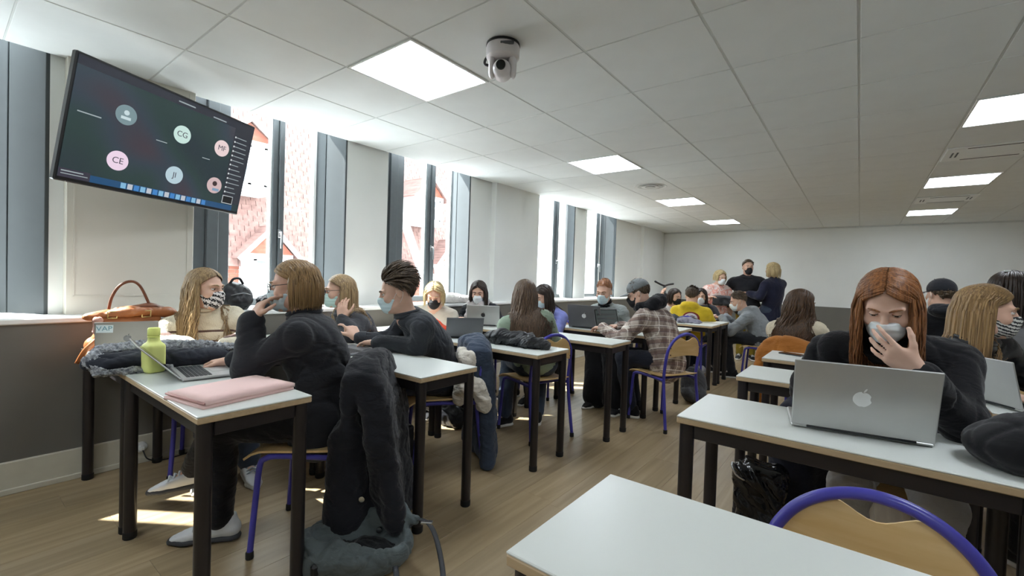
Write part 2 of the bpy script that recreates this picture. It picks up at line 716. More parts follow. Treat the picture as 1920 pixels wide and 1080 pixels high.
c1 = t.ramp(nz.outputs['Fac'], [(0.22, lin('#877659')), (0.5, lin('#9c896a')), (0.8, lin('#ad9a7c'))])
c2 = t.ramp(oi.outputs['Random'], [(0.0, (0.93, 0.93, 0.94, 1)), (1.0, (1.06, 1.05, 1.03, 1))])
nb = t.n('ShaderNodeTexNoise', i_Scale=60.0)
t.bump(nz.outputs['Fac'], 0.06, 0.004)
M_oak = t.set(t.mix(1.0, c1, c2, 'MULTIPLY'), 0.38)
pw, pl = 0.2, 1.55
pm = MB().box((0, 0, 0), (pw - 0.0008, pl - 0.0008, 0.012), 0.0006).mesh('plank', M_oak)
ncol = 24
k = 0
for i in range(ncol):
    x = -3.49 + pw * (i + 0.5)
    y = -2.45 - RND.uniform(0, pl)
    while y < 10.6:
        o = link('plank', pm, floor)
        o.location = (x, y + pl / 2, -0.006)
        y += pl
        k += 1
mb = MB()
mb.box(((-3.49 + pw * ncol + FX1) / 2, 4.2, -0.006), (FX1 + 3.49 - pw * ncol, 13.2, 0.012))
o = mb.build('laminate_border', M_oak, floor)

# ceiling: slab, tiles, rails
structure(MB().box(((FX0 + FX1) / 2 + 0.01, (FY0 + FY1) / 2, CZ + 0.12), (FX1 - FX0, FY1 - FY0 + 0.4, 0.18)).build('ceiling', M_white))
ceil = bpy.data.objects['ceiling']
GX = [-3.735, -3.0, -2.42, -1.845, -1.19, -0.61, -0.05, 0.52, 1.08, 1.65, 2.22, 2.8, 3.38]
GY = [3.96 + 0.62 * k for k in range(-10, 11)] + [10.75]
LIGHTS = [(2, 6), (2, 10), (2, 14), (2, 18), (7, 10), (7, 14), (7, 18), (7, 6), (2, 2), (7, 2)]
_tm = {}
for i in range(len(GX) - 1):
    for j in range(len(GY) - 1):
        if (i, j) in LIGHTS:
            continue
        w_, d_ = GX[i + 1] - GX[i] - 0.012, GY[j + 1] - GY[j] - 0.008
        key = (round(w_, 3), round(d_, 3))
        if key not in _tm:
            _tm[key] = MB().box((0, 0, 0), (w_, d_, 0.02), 0.002).mesh('ceiling_tile', M_tile)
        o = link('ceiling_tile', _tm[key], ceil)
        o.location = ((GX[i] + GX[i + 1]) / 2, (GY[j] + GY[j + 1]) / 2, CZ + 0.012)
mb = MB()
for x in GX[1:-1]:
    mb.box((x, (GY[0] + GY[-1]) / 2, CZ + 0.0105), (0.024, GY[-1] - GY[0], 0.012))
mb.build('ceiling_rail', M_grid, ceil)
mb = MB()
for y in GY[1:-1]:
    mb.box(((GX[0] + GX[-1]) / 2, y, CZ + 0.0115), (GX[-1] - GX[0], 0.02, 0.012))
mb.build('ceiling_cross_rail', M_grid, ceil)
structure(MB().box(((FX0 + FX1) / 2, FY1 - 0.01, CZ - 0.012), (FX1 - FX0, 0.02, 0.03)).build('trim_4', M_grid))

M_diff = emitter('lit diffuser', '#eef6ff', PANEL_STRENGTH)
for n_, (i, j) in enumerate(LIGHTS):
    x, y = (GX[i] + GX[i + 1]) / 2, (GY[j] + GY[j + 1]) / 2
    w_, d_ = GX[i + 1] - GX[i] - 0.018, GY[j + 1] - GY[j] - 0.014
    lab = ['square ceiling light above the left row nearest the dome camera', 'second lit ceiling panel of the left row beyond the dome camera',
           'third lit ceiling panel of the left row beside the round vent', 'farthest small lit ceiling panel of the left row',
           'lit ceiling panel of the right row cut by the right frame edge', 'middle lit ceiling panel of the right row between the vents',
           'farthest lit ceiling panel of the right row', 'lit ceiling panel of the right row overhead outside the view',
           'lit ceiling panel of the left row behind the viewer', 'lit ceiling panel of the right row behind the viewer'][n_]
    L = thing('ceiling_light', lab, 'light', (x, y, CZ), 0, 'square ceiling light panels')
    mb = MB()
    for a, b, c, d in ((0, d_ / 2 - .006, w_, .012), (0, -d_ / 2 + .006, w_, .012), (w_ / 2 - .006, 0, .012, d_ - .024), (-w_ / 2 + .006, 0, .012, d_ - .024)):
        mb.box((a, b, 0.008), (c, d, 0.024))
    mb.build('frame', M_sill, L)
    MB().box((0, 0, 0.006), (w_ - 0.026, d_ - 0.026, 0.006)).build('diffuser', M_diff, L)

# left wall with five window openings (inner face x=-3.75, glazing x=-4.05)
WIN = [(-0.55, 0.42, 0.20), (1.12, 2.33, 2.19), (2.78, 3.98, 3.94), (5.36, 6.50, 6.52), (6.90, 8.08, 7.97)]
mb = MB()
edges = [FY0 - 0.2]
for a, b, c in WIN:
    edges += [a, b]
edges.append(FY1 + 0.2)
for i in range(0, len(edges), 2):
    a, b = edges[i], edges[i + 1]
    mb.box((-3.95, (a + b) / 2, 1.55), (0.4, b - a, 3.3))
for a, b, c in WIN:
    mb.box((-3.95, (a + b) / 2, 0.42), (0.4, b - a, 0.96))
    mb.box((-3.95, (a + b) / 2, 3.0), (0.4, b - a, 0.4))
structure(mb.build('wall_left', M_white))
pil = [(0.482, 1.118), (4.37, 5.34), (9.3, 10.35)]
for n_, (a, b) in enumerate(pil):
    mb = MB().box((-3.72, (a + b) / 2, 1.9), (0.09, b - a, 2.0), 0.004)
    if n_ == 0:
        for y in (a + 0.035, b - 0.035):
            mb.box((-3.674, y, 1.72), (0.006, 0.008, 1.38))
        mb.box((-3.674, (a + b) / 2, 1.03), (0.006, b - a - 0.06, 0.008))
    structure(mb.build('trim_%d' % (n_ + 1), M_pil if n_ == 0 else M_white))
# wainscot under the sill, sill board, baseboard
structure(MB().box((-3.64, 4.2, 0.525), (0.27, 13.2, 0.73)).build('trim_5', M_dado))
structure(MB().box((-3.64, 4.2, 0.905), (0.30, 13.2, 0.032), 0.006).build('trim_6', M_sill))
mb = MB().box((-3.625, 4.2, 0.085), (0.275, 13.2, 0.17), 0.004).box((-3.485, 4.2, 0.015), (0.02, 13.2, 0.03), 0.003)
structure(mb.build('baseboard_left', M_base))
# far wall with dark dado, right wall, wall behind the viewer
structure(MB().box((0, FY1 + 0.1, 1.5), (7.6, 0.2, 3.2)).build('wall_far', M_white))
structure(MB().box((0.1, FY1 - 0.012, 0.5), (7.2, 0.024, 0.72)).build('trim_7', M_dado))
structure(MB().box((0.1, FY1 - 0.018, 0.08), (7.2, 0.036, 0.16)).build('baseboard_far', M_base))
structure(MB().box((FX1 + 0.1, 4.2, 1.5), (0.2, 13.6, 3.2)).build('wall_right', M_white))
structure(MB().box((0, FY0 - 0.1, 1.5), (7.6, 0.2, 3.2)).build('wall_near', M_white))

# glass
t = NT('window glass')
t.t.nodes.remove(t.bsdf)
tr = t.n('ShaderNodeBsdfTransparent')
tr.inputs[0].default_value = (0.97, 0.985, 0.98, 1)
gl = t.n('ShaderNodeBsdfGlossy')
gl.inputs['Roughness'].default_value = 0.02
lw = t.n('ShaderNodeLayerWeight')
lw.inputs['Blend'].default_value = 0.5
pw_ = t.n('ShaderNodeMath', operation='POWER')
t.l(lw.outputs['Facing'], pw_.inputs[0])
pw_.inputs[1].default_value = 5.0
fr = t.n('ShaderNodeMath', operation='MULTIPLY_ADD')
t.l(pw_.outputs[0], fr.inputs[0])
fr.inputs[1].default_value = 0.35
fr.inputs[2].default_value = 0.02
mx = t.n('ShaderNodeMixShader')
t.l(fr.outputs[0], mx.inputs[0])
t.l(tr.outputs[0], mx.inputs[1])
t.l(gl.outputs[0], mx.inputs[2])
t.l(mx.outputs[0], t.t.nodes['Material Output'].inputs['Surface'])
M_glass = t.m

def window(n, y0, yw, yg, near_w, mull, handle_z):
    """tall casement: dark near stile, central meeting stiles, glass, splayed dark panel on the far jamb"""
    W = structure(empty('window_%d' % n, (-4.05, y0, 0.92)))
    top = 1.86
    L = lambda x, y, z: (x + 4.05, y - y0, z - 0.92)
    mb = MB()
    yy = y0
    for q, dx in enumerate((0.05, 0.02, 0.045, 0.015)):
        s = near_w / 4
        mb.box((dx / 2, yy - y0 + s / 2, top / 2), (0.07 + dx, s - 0.004, top), 0.004)
        yy += s
    mb.build('near_stile', M_frame, W)
    m0, m1 = mull
    mb = MB()
    mb.box((0.0, m0 - y0 + (m1 - m0) * 0.27, top / 2), (0.08, (m1 - m0) * 0.52, top), 0.005)
    mb.box((0.022, m0 - y0 + (m1 - m0) * 0.77, top / 2), (0.085, (m1 - m0) * 0.48, top), 0.005)
    mb.build('meeting_stile', M_frame, W)
    MB().box((0.0, (m0 - y0) - 0.006, top / 2), (0.05, 0.012, top)).build('painted_sunlit_edge', M_sill, W)  # white strip paints sunlight on the near side of the meeting stile
    mb = MB()
    mb.box((0, (yg - y0) / 2, 0.03), (0.07, yg - y0, 0.06), 0.004)
    mb.box((0, (yg - y0) / 2, top - 0.03), (0.07, yg - y0, 0.06), 0.004)
    mb.build('rail', M_frame, W)
    MB().box((-0.01, (yg - y0) - 0.012, top / 2), (0.06, 0.024, top)).build('far_painted_sunlit_edge', M_sill, W)  # sunlit edge beside the jamb panel, painted as a white strip
    MB().box((-0.015, (y0 + near_w + m0) / 2 - y0, top / 2), (0.006, m0 - y0 - near_w, top - 0.1)).build('pane', M_glass, W)
    MB().box((-0.015, (m1 + yg) / 2 - y0, top / 2), (0.006, yg - m1 - 0.02, top - 0.1)).build('pane', M_glass, W)
    # splayed panel on the far jamb with a groove and a finger pull
    a, b = V3(-4.06, yg, 0), V3(-3.752, yw, 0)
    d = nrm(b - a)
    nn = V3(d[1], -d[0], 0)
    if nn[1] > 0:
        nn = -nn
    ln = np.linalg.norm(b - a)
    mb = MB()
    R = np.array([d, -nn, (0, 0, 1)]).T
    for f0, f1, th in ((0, .36, .02), (.36, .38, .01), (.38, .93, .02), (.93, 1.0, .03)):
        c = a + d * ln * (f0 + f1) / 2 - nn * (0.02 - th)
        mb.box(L(c[0], c[1], 0.92 + top / 2), (ln * (f1 - f0), 0.024, top), 0.002, rot=R)
    mb.build('jamb_panel', M_panel, W)
    if handle_z:
        H = MB()
        hy = (m0 + m1) / 2 - y0 + 0.01
        H.box((0.062, hy, handle_z), (0.012, 0.026, 0.07), 0.004)
        H.tube([(0.066, hy, handle_z + 0.01), (0.10, hy, handle_z + 0.01), (0.105, hy, handle_z - 0.02), (0.105, hy, handle_z - 0.13)], 0.009, 8)
        H.build('handle', M_chrome, W, 35)
    return W

window(1, -0.55, 0.42, 0.20, 0.18, (-0.2, -0.1), 0.7)
window(2, 1.12, 2.33, 2.19, 0.34, (1.79, 1.88), 0.62)
window(3, 2.78, 3.98, 3.94, 0.40, (3.52, 3.63), 0.62)
window(4, 5.36, 6.50, 6.52, 0.20, (6.26, 6.38), 0.6)
window(5, 6.90, 8.08, 7.97, 0.30, (7.78, 7.86), 0.6)

# ------------------------------------------------------------------ houses across the street
M_rt = []
t = NT('clay roof tile')
v = t.coords(scale=(3, 9, 9))
nz = t.n('ShaderNodeTexNoise', i_Scale=1.4, i_Detail=3.0)
t.l(v, nz.inputs['Vector'])
M_rt = t.set(t.ramp(nz.outputs['Fac'], [(0.3, lin('#5b423d')), (0.7, lin('#735852'))]), 0.8)
t = NT('red brick')
v = t.coords(scale=(4, 4.5, 13))
nz = t.n('ShaderNodeTexNoise', i_Scale=1.0, i_Detail=2.0)
t.l(v, nz.inputs['Vector'])
M_brick = t.set(t.ramp(nz.outputs['Fac'], [(0.3, lin('#663628')), (0.7, lin('#7c4939'))]), 0.85)
M_mortar = plain('mortar', '#857569', 0.9)
M_render = plain('white render', '#b9b9b8', 0.8)
M_wpane = plain('dim window pane', '#5d6870', 0.15)
M_lead = plain('grey flashing', '#8d8f92', 0.6)

H = thing('townhouse', 'brick townhouse with tiled roof and white dormers seen through the left windows', 'house', (-9.0, 2.0, -3.0))
Lh = lambda x, y, z: (x + 9.0, y - 2.0, z + 3.0)
EZ = 1.30
RD = nrm(V3(-0.36, 0, 1))        # steep roof: up the slope
RN = V3(RD[2], 0, -RD[0])
MB().box(Lh(-9.25, 6.6, -0.9), (0.5, 9.6, 4.4)).build('wall', M_mortar, H)
mb = MB()
r = 0
z = -1.2
while z < EZ - 0.05:
    y = 1.85 + (0.11 if r % 2 else 0)
    while y < 11.2:
        mb.box(Lh(-8.995, y, z), (0.02, 0.205, 0.058))
        y += 0.22
    z += 0.072
    r += 1
o = mb.build('brickwork', M_brick, H)
o['kind'] = 'stuff'
base = V3(-8.92, 0, EZ)
MB().prism([(1.75, 0), (11.4, 0), (11.4, 5.2), (1.75, 5.2)], V3(*Lh(*(base - RN * 0.12))), (0, 1, 0), RD, RN, 0.1).build('roof', M_rt, H)
mb = MB()
Rr = np.array([(0, 1, 0), RD + 0.0, RN]).T
tilt = nrm(RD + RN * 0.12)
Rt = np.array([(0, 1, 0), tilt, np.cross((0, 1, 0), tilt)]).T
for r in range(46):
    p = base + RD * (r * 0.11 + 0.05)
    y = 1.7 + (0.09 if r % 2 else 0)
    while y < 11.4:
        mb.box(Lh(p[0] + 0.012 + RND.uniform(-.004, .004), y + 2.0 - 2.0, p[2]), (0.172, 0.15, 0.014), rot=Rt)
        y += 0.18
o = mb.build('roof_tiles', M_rt, H)
o['kind'] = 'stuff'

def dormer(y0, y1, z0, z1, gable, depth, cheek):
    x = -8.75
    D = MB().box(Lh(x - depth / 2, (y0 + y1) / 2, (z0 + z1) / 2), (depth, y1 - y0, z1 - z0)).build('dormer', cheek, H)
    ap = z1 + gable
    ym = (y0 + y1) / 2
    mb = MB()
    for s, ye in ((1, y1 + 0.14), (-1, y0 - 0.14)):
        e0 = V3(*Lh(x + 0.12, ye, z1 - 0.1))
        e1 = V3(*Lh(x + 0.12, ym, ap))
        back = V3(-depth - 0.5, 0, 0)
        u = nrm(e1 - e0)
        n = np.cross(u, (1, 0, 0)) * s
        nrow = 9
        for q in range(nrow):
            a = e0 + (e1 - e0) * q / nrow
            b = e0 + (e1 - e0) * (q + 1.15) / nrow
            vs = [a, b, b + back, a + back]
            th = V3(0, 0, 0.03)
            mb.add(vs + [p + th for p in vs], [(0, 1, 2, 3), (4, 7, 6, 5), (0, 4, 5, 1), (1, 5, 6, 2), (2, 6, 7, 3), (3, 7, 4, 0)])
        mb.tube([e0 + V3(0.02, 0, -0.02), e1 + V3(0.02, 0, 0.0)], 0.04, 6, mi=1)
    mb.build('dormer_roof', [M_rt, M_render], H)
    mb = MB()
    vs = [V3(*Lh(x + 0.005, y0, z1)), V3(*Lh(x + 0.005, y1, z1)), V3(*Lh(x + 0.005, ym, ap - 0.03))]
    mb.add(vs + [p - V3(0.1, 0, 0) for p in vs], [(0, 1, 2), (5, 4, 3), (0, 3, 4, 1), (1, 4, 5, 2), (2, 5, 3, 0)])
    mb.build('gable', M_brick, H)
    fr_ = MB()
    wy0, wy1, wz0, wz1 = y0 + 0.16, y1 - 0.16, z0 + 0.12, z1 - 0.1
    fr_.box(Lh(x + 0.02, (wy0 + wy1) / 2, wz0), (0.06, wy1 - wy0 + .1, 0.07))
    fr_.box(Lh(x + 0.02, (wy0 + wy1) / 2, wz1), (0.06, wy1 - wy0 + .1, 0.07))
    for yy in (wy0, (wy0 + wy1) / 2, wy1):
        fr_.box(Lh(x + 0.02, yy, (wz0 + wz1) / 2), (0.06, 0.06, wz1 - wz0))
    fr_.box(Lh(x + 0.02, (wy0 + wy1) / 2, wz0 + (wz1 - wz0) * 0.62), (0.05, wy1 - wy0, 0.05))
    f_ = fr_.build('window_frame', M_sill, H)
    for yy in ((wy0 * 3 + wy1) / 4, (wy0 + wy1 * 3) / 4):
        MB().box(Lh(x + 0.005, yy, (wz0 + wz1) / 2), (0.02, (wy1 - wy0) / 2 - .06, wz1 - wz0)).build('pane', M_wpane, f_)

dormer(3.45, 4.32, -0.6, 1.52, 0.5, 0.8, M_render)
dormer(3.05, 3.92, 2.62, 3.55, 0.35, 1.2, M_render)
dormer(7.35, 8.25, 2.5, 3.25, 0.45, 1.2, M_render)
dormer(8.15, 9.0, -0.6, 1.62, 0.55, 0.8, M_render)
MB().tube([Lh(-8.7, 6.95, 2.5), Lh(-8.6, 7.45, 1.3), Lh(-8.6, 7.95, 0.0)], 0.1, 10).build('downpipe', M_render, H, True)

B2 = thing('apartment_house', 'white rendered building with narrow windows seen through the far windows', 'house', (-11.2, 12.6, -3.0))
MB().box((-1.0, 10.0, 4.5), (2.0, 22.0, 9.0)).build('wall', M_render, B2)
for i in range(9):
    for j in range(3):
        w_ = MB().box((0.02, 1.6 + i * 2.3, 2.6 + j * 2.2), (0.08, 0.75, 1.35)).build('window', M_sill, B2)
        MB().box((0.05, 1.6 + i * 2.3, 2.6 + j * 2.2), (0.05, 0.55, 1.15)).build('pane', M_wpane, w_)
# ------------------------------------------------------------------ tables and chairs
M_top = plain('white laminate', '#d9ddd8', 0.32, var=0.015, scale=4)
M_edge = wood('beech edge', '#b39a78', '#c9b391', 0.5, 0)
M_ply = wood('beech plywood', '#d0ab70', '#e2c48f', 0.38, 0)
M_violet = plain('violet tube enamel', '#4542a0', 0.3, 0.0, var=0.06)
M_cap = plain('rubber foot', '#121212', 0.7)
TZ = 0.745
_tab = {}
def table(x0, x1, y0, y1, label):
    w, d = x1 - x0, y1 - y0
    T = thing('school_table', label, 'table', ((x0 + x1) / 2, (y0 + y1) / 2, 0), 0, 'white school tables in rows')
    key = (round(w, 3), round(d, 3))
    if key not in _tab:
        ms = []
        ms.append(('tabletop', MB().box((0, 0, TZ - 0.003), (w, d, 0.006), 0.002).mesh('tabletop', M_top)))
        ms.append(('edge_band', MB().box((0, 0, TZ - 0.0165), (w, d, 0.021), 0.003).mesh('edge_band', M_edge)))
        a = 0.03
        ms.append(('apron', MB().box((0, -d / 2 + a, TZ - 0.053), (w - 0.11, 0.022, 0.05), 0.003).mesh('apron', M_steel)))
        ms.append(('apron', MB().box((0, d / 2 - a, TZ - 0.053), (w - 0.11, 0.022, 0.05), 0.003).mesh('apron', M_steel)))
        ms.append(('apron', MB().box((-w / 2 + a, 0, TZ - 0.053), (0.022, d - 0.11, 0.05), 0.003).mesh('apron', M_steel)))
        ms.append(('apron', MB().box((w / 2 - a, 0, TZ - 0.053), (0.022, d - 0.11, 0.05), 0.003).mesh('apron', M_steel)))
        for sx in (-1, 1):
            for sy in (-1, 1):
                ms.append(('leg', MB().lathe([(0.024, 0.012), (0.025, 0.016), (0.025, TZ - 0.028)], 16, (sx * (w / 2 - a), sy * (d / 2 - a), 0)).mesh('leg', M_steel, 40)))
                ms.append(('foot_cap', MB().lathe([(0.024, 0.0), (0.0265, 0.004), (0.0265, 0.03), (0.025, 0.033)], 16, (sx * (w / 2 - a), sy * (d / 2 - a), 0)).mesh('foot_cap', M_cap, 40)))
        _tab[key] = ms
    last = None
    for n, me in _tab[key]:
        if n == 'foot_cap':
            link(n, me, last)
        else:
            last = link(n, me, T)
    return T

TABLES = [
    (-3.46, -2.585, 0.52, 0.90, 'white school table at the left wall under the grey laptop and tan bag'),
    (-2.575, -1.65, 0.52, 0.90, 'white school table in the left foreground carrying the pink folder'),
    (-3.44, -2.535, 1.39, 1.78, 'white school table by the left wall before the woman in grey blazer'),
    (-2.525, -1.59, 1.39, 1.78, 'white school table at which the young man in dark sweater leans'),
    (-3.42, -2.52, 2.32, 2.70, 'white school table before the blonde woman with black mask'),
    (-2.51, -1.57, 2.32, 2.70, 'white school table carrying the crumpled black jacket'),
    (-3.40, -2.42, 3.13, 3.49, 'white school table carrying the silver laptop of the woman with scarf'),
    (-2.41, -1.455, 3.13, 3.49, 'white school table with empty end in front of the plaid shirt'),
    (-2.45, -1.47, 3.90, 4.27, 'white school table carrying the dark laptops of the plaid shirt man'),
    (-2.40, -1.41, 4.62, 5.02, 'white school table just right of the plaid shirt man'),
    (-2.35, -1.32, 5.48, 5.86, 'white school table heaped with dark bags before the yellow hoodie'),
    (-2.35, -1.32, 5.93, 6.32, 'white school table where the man in grey hoodie works'),
    (-0.47, 0.50, 0.615, 1.03, 'white school table closest to viewer at the bottom edge'),
    (0.51, 1.48, 0.615, 1.03, 'white school table beside the closest one mostly outside the frame'),
    (-0.505, 0.40, 1.65, 2.08, 'white school table carrying the large silver laptop'),
    (0.41, 1.32, 1.65, 2.08, 'white school table at right edge under the black coat'),
    (-0.50, 0.43, 2.61, 3.03, 'white school table behind the silver laptop second from front at right'),
    (0.44, 1.38, 2.61, 3.03, 'white school table beside the woman in black leather jacket'),
    (-0.50, 0.43, 3.40, 3.86, 'white school table with a phone behind the woman with wavy hair'),
]
for a in TABLES:
    table(*a)

def chair_proto():
    """stacking school chair, origin on the floor under the seat, facing +y"""
    T = thing('school_chair', '', 'chair', (0, 0, 0), 0, 'violet framed school chairs')
    r = 0.0125
    hw = 0.19
    # arch: rear legs run up into the round-topped back
    arch = [(-hw - 0.01, -0.24, 0.0), (-hw, -0.205, 0.25), (-hw + 0.005, -0.185, 0.44), (-hw + 0.005, -0.20, 0.58)]
    for i in range(1, 12):
        t = math.pi * i / 12
        arch.append((-(hw - 0.005) * math.cos(t), -0.205 - 0.03 * math.sin(t), 0.62 + 0.185 * math.sin(t)))
    arch += [(-x, y, z) for x, y, z in arch[3::-1]]
    fr = MB().tube(curve_pts(arch, 76), r, 10)
    fr.build('back_frame', M_violet, T, True)
    for s in (-1, 1):
        leg = [(s * (hw + 0.012), 0.20, 0.0), (s * hw, 0.185, 0.24), (s * (hw - 0.003), 0.172, 0.385), (s * (hw - 0.006), 0.15, 0.42),
               (s * (hw - 0.012), 0.09, 0.428), (s * (hw - 0.012), -0.10, 0.422), (s * (hw - 0.006), -0.186, 0.42)]
        lg = MB().tube(curve_pts(leg, 40), r, 10).build('leg', M_violet, T, True)
        MB().lathe([(0.0145, 0), (0.016, 0.003), (0.016, 0.028), (0.0135, 0.032)], 12, (s * (hw + 0.011), 0.199, 0)).build('foot_cap', M_cap, lg, 40)
    for s in (-1, 1):
        MB().lathe([(0.0145, 0), (0.016, 0.003), (0.016, 0.028), (0.0135, 0.032)], 12, (s * (hw + 0.009), -0.237, 0)).build('foot_cap', M_cap, T, 40)
    MB().tube([(-hw + 0.012, -0.10, 0.418), (hw - 0.012, -0.10, 0.418)], 0.010, 8).build('crossbar', M_violet, T, True)
    MB().tube([(-hw + 0.012, 0.10, 0.424), (hw - 0.012, 0.10, 0.424)], 0.010, 8).build('crossbar', M_violet, T, True)
    # seat: moulded plywood with rolled front edge
    g = []
    for i in range(13):
        v = -1 + 2 * i / 12
        row = []
        for j in range(11):
            u = -1 + 2 * j / 10
            x = 0.19 * u * (1 - 0.06 * max(0, -v))
            y = 0.225 * v + 0.025
            z = 0.452 - 0.010 * math.cos(u * 1.4) * math.cos(v * 1.3)
            if v > 0.55:
                q = (v - 0.55) / 0.45
                z -= 0.035 * q * q
                y -= 0.012 * q * q
            if v < -0.6:
                z += 0.012 * ((-v - 0.6) / 0.4) ** 2
            row.append((x, y, z))
        g.append(row)
    MB().sheet(g, 0.009).build('seat', M_ply, T, 50)
    # backrest: plywood filling the arch, hand hole cut in its top edge
    g = []
    for j in range(25):
        u = -1 + 2 * j / 24
        x = (hw - 0.012) * u
        top = 0.62 + 0.175 * math.sqrt(max(0, 1 - (u * 0.97) ** 2))
        dip = 0.045 * (0.5 + 0.5 * math.cos(math.pi * min(1, abs(u) / 0.5)))
        top -= dip
        bot = 0.605 + 0.022 * math.cos(u * 1.5)
        col = []
        for i in range(7):
            z = bot + (top - bot) * i / 6
            y = -0.203 - 0.03 * min(1, max(0, (z - 0.6) / 0.2)) - 0.018 * math.cos(u * 1.5)
            col.append((x, y, z))
        g.append(col)
    MB().sheet(g, 0.009).build('backrest', M_ply, T, 50)
    mb = MB()
    for s in (-1, 1):
        for z in (0.635, 0.69):
            u = 0.9
            mb.lathe([(0.006, 0), (0.006, 0.003), (0.003, 0.005)], 8, (s * hw * 0.86, -0.228, z), M=np.array([(1, 0, 0), (0, 0, -1), (0, 1, 0)]).T)
    mb.build('rivets', M_chrome, T)['kind'] = 'stuff'
    return T

_proto = chair_proto()
_used = []
def chair(x, y, face, label):
    rz = math.atan2(face[1], face[0]) - math.pi / 2
    if not _used:
        _used.append(1)
        _proto.location = (x, y, 0)
        _proto.rotation_euler = (0, 0, rz)
        _proto['label'] = label
        return _proto
    return dup(_proto, (x, y, 0), rz, label)
chair(0.045, 0.93, (0, -1), 'empty violet school chair at the closest table, large arched back')
# ------------------------------------------------------------------ people
def skin(name, c):
    t = NT(name)
    b = lin(c)
    v = t.coords()
    nz = t.n('ShaderNodeTexNoise', i_Scale=30.0, i_Detail=3.0)
    t.l(v, nz.inputs['Vector'])
    col = t.ramp(nz.outputs['Fac'], [(0.3, (b[0] * .94, b[1] * .9, b[2] * .88, 1)), (0.7, b)])
    t.bsdf.inputs['Subsurface Weight'].default_value = 0.06
    t.bsdf.inputs['Subsurface Radius'].default_value = (0.01, 0.004, 0.002)
    return t.set(col, 0.5, 0, 0.35)

SKIN = skin('fair skin', '#d9b29c')
SKIN2 = skin('light tan skin', '#c99878')

def hairmat(name, dark, light):
    key = ('hair', name)
    if key in _MATS:
        return _MATS[key]
    t = NT(name)
    v = t.coords(scale=(150, 150, 6))
    nz = t.n('ShaderNodeTexNoise', i_Scale=1.0, i_Detail=4.0, i_Distortion=0.4)
    t.l(v, nz.inputs['Vector'])
    col = t.ramp(nz.outputs['Fac'], [(0.28, lin(dark)), (0.72, lin(light))])
    t.bump(nz.outputs['Fac'], 0.2, 0.003)
    _MATS[key] = t.set(col, 0.42, 0, 0.4)
    return _MATS[key]

M_white_eye = plain('eye white', '#e6e2de', 0.2)
M_iris = plain('dark iris', '#3a2c22', 0.15)
M_maskblue = None
def maskmat(name, kind):
    key = ('mask', name)
    if key in _MATS:
        return _MATS[key]
    t = NT(name)
    if kind == 'zebra':
        v = t.coords(rot=(0.5, 0.3, 0.4))
        wv = t.n('ShaderNodeTexWave', wave_type='BANDS', bands_direction='Z', i_Scale=13.0, i_Distortion=5.0, i_Detail=2.0)
        wv.inputs['Detail Scale'].default_value = 9.0
        t.l(v, wv.inputs['Vector'])
        m = t.set(t.ramp(wv.outputs['Fac'], [(0.0, lin('#18181c')), (0.5, lin('#e6e2e0'))], 'CONSTANT'), 0.85)
    elif kind == 'pleat':
        v = t.coords(rot=(0.3, 0.9, 0.7))
        wv = t.n('ShaderNodeTexWave', wave_type='BANDS', bands_direction='X', i_Scale=26.0, i_Distortion=3.0, i_Detail=2.0)
        wv.inputs['Detail Scale'].default_value = 6.0
        t.l(v, wv.inputs['Vector'])
        m = t.set(t.ramp(wv.outputs['Fac'], [(0.0, lin('#26272a')), (0.45, lin('#c9c8c2'))], 'CONSTANT'), 0.85)
    else:
        v = t.coords()
        wv = t.n('ShaderNodeTexWave', wave_type='BANDS', bands_direction='Z', i_Scale=14.0, i_Distortion=0.5)
        t.l(v, wv.inputs['Vector'])
        t.bump(wv.outputs['Fac'], 0.4, 0.004)
        m = t.set(lin(kind), 0.85)
    _MATS[key] = m
    return m

def basis(fwd, up=(0, 0, 1)):
    f = nrm(fwd)
    r = nrm(np.cross(f, up))
    return r, f, np.cross(r, f)

def rotv(v, axis, ang):
    axis = nrm(axis)
    return v * math.cos(ang) + np.cross(axis, v) * math.sin(ang) + axis * (axis @ v) * (1 - math.cos(ang))

def ik(s, w, l1, l2, pole):
    d = w - s
    L = np.linalg.norm(d)
    mx = (l1 + l2) * 0.992
    if L > mx:
        w = s + d / L * mx
        d = w - s
        L = mx
    L = max(L, abs(l1 - l2) + 0.02)
    u = d / np.linalg.norm(d)
    a = (l1 * l1 - l2 * l2 + L * L) / (2 * L)
    h = math.sqrt(max(0, l1 * l1 - a * a))
    p = np.asarray(pole, float)
    p = nrm(p - u * (p @ u))
    return s + u * a + p * h, w

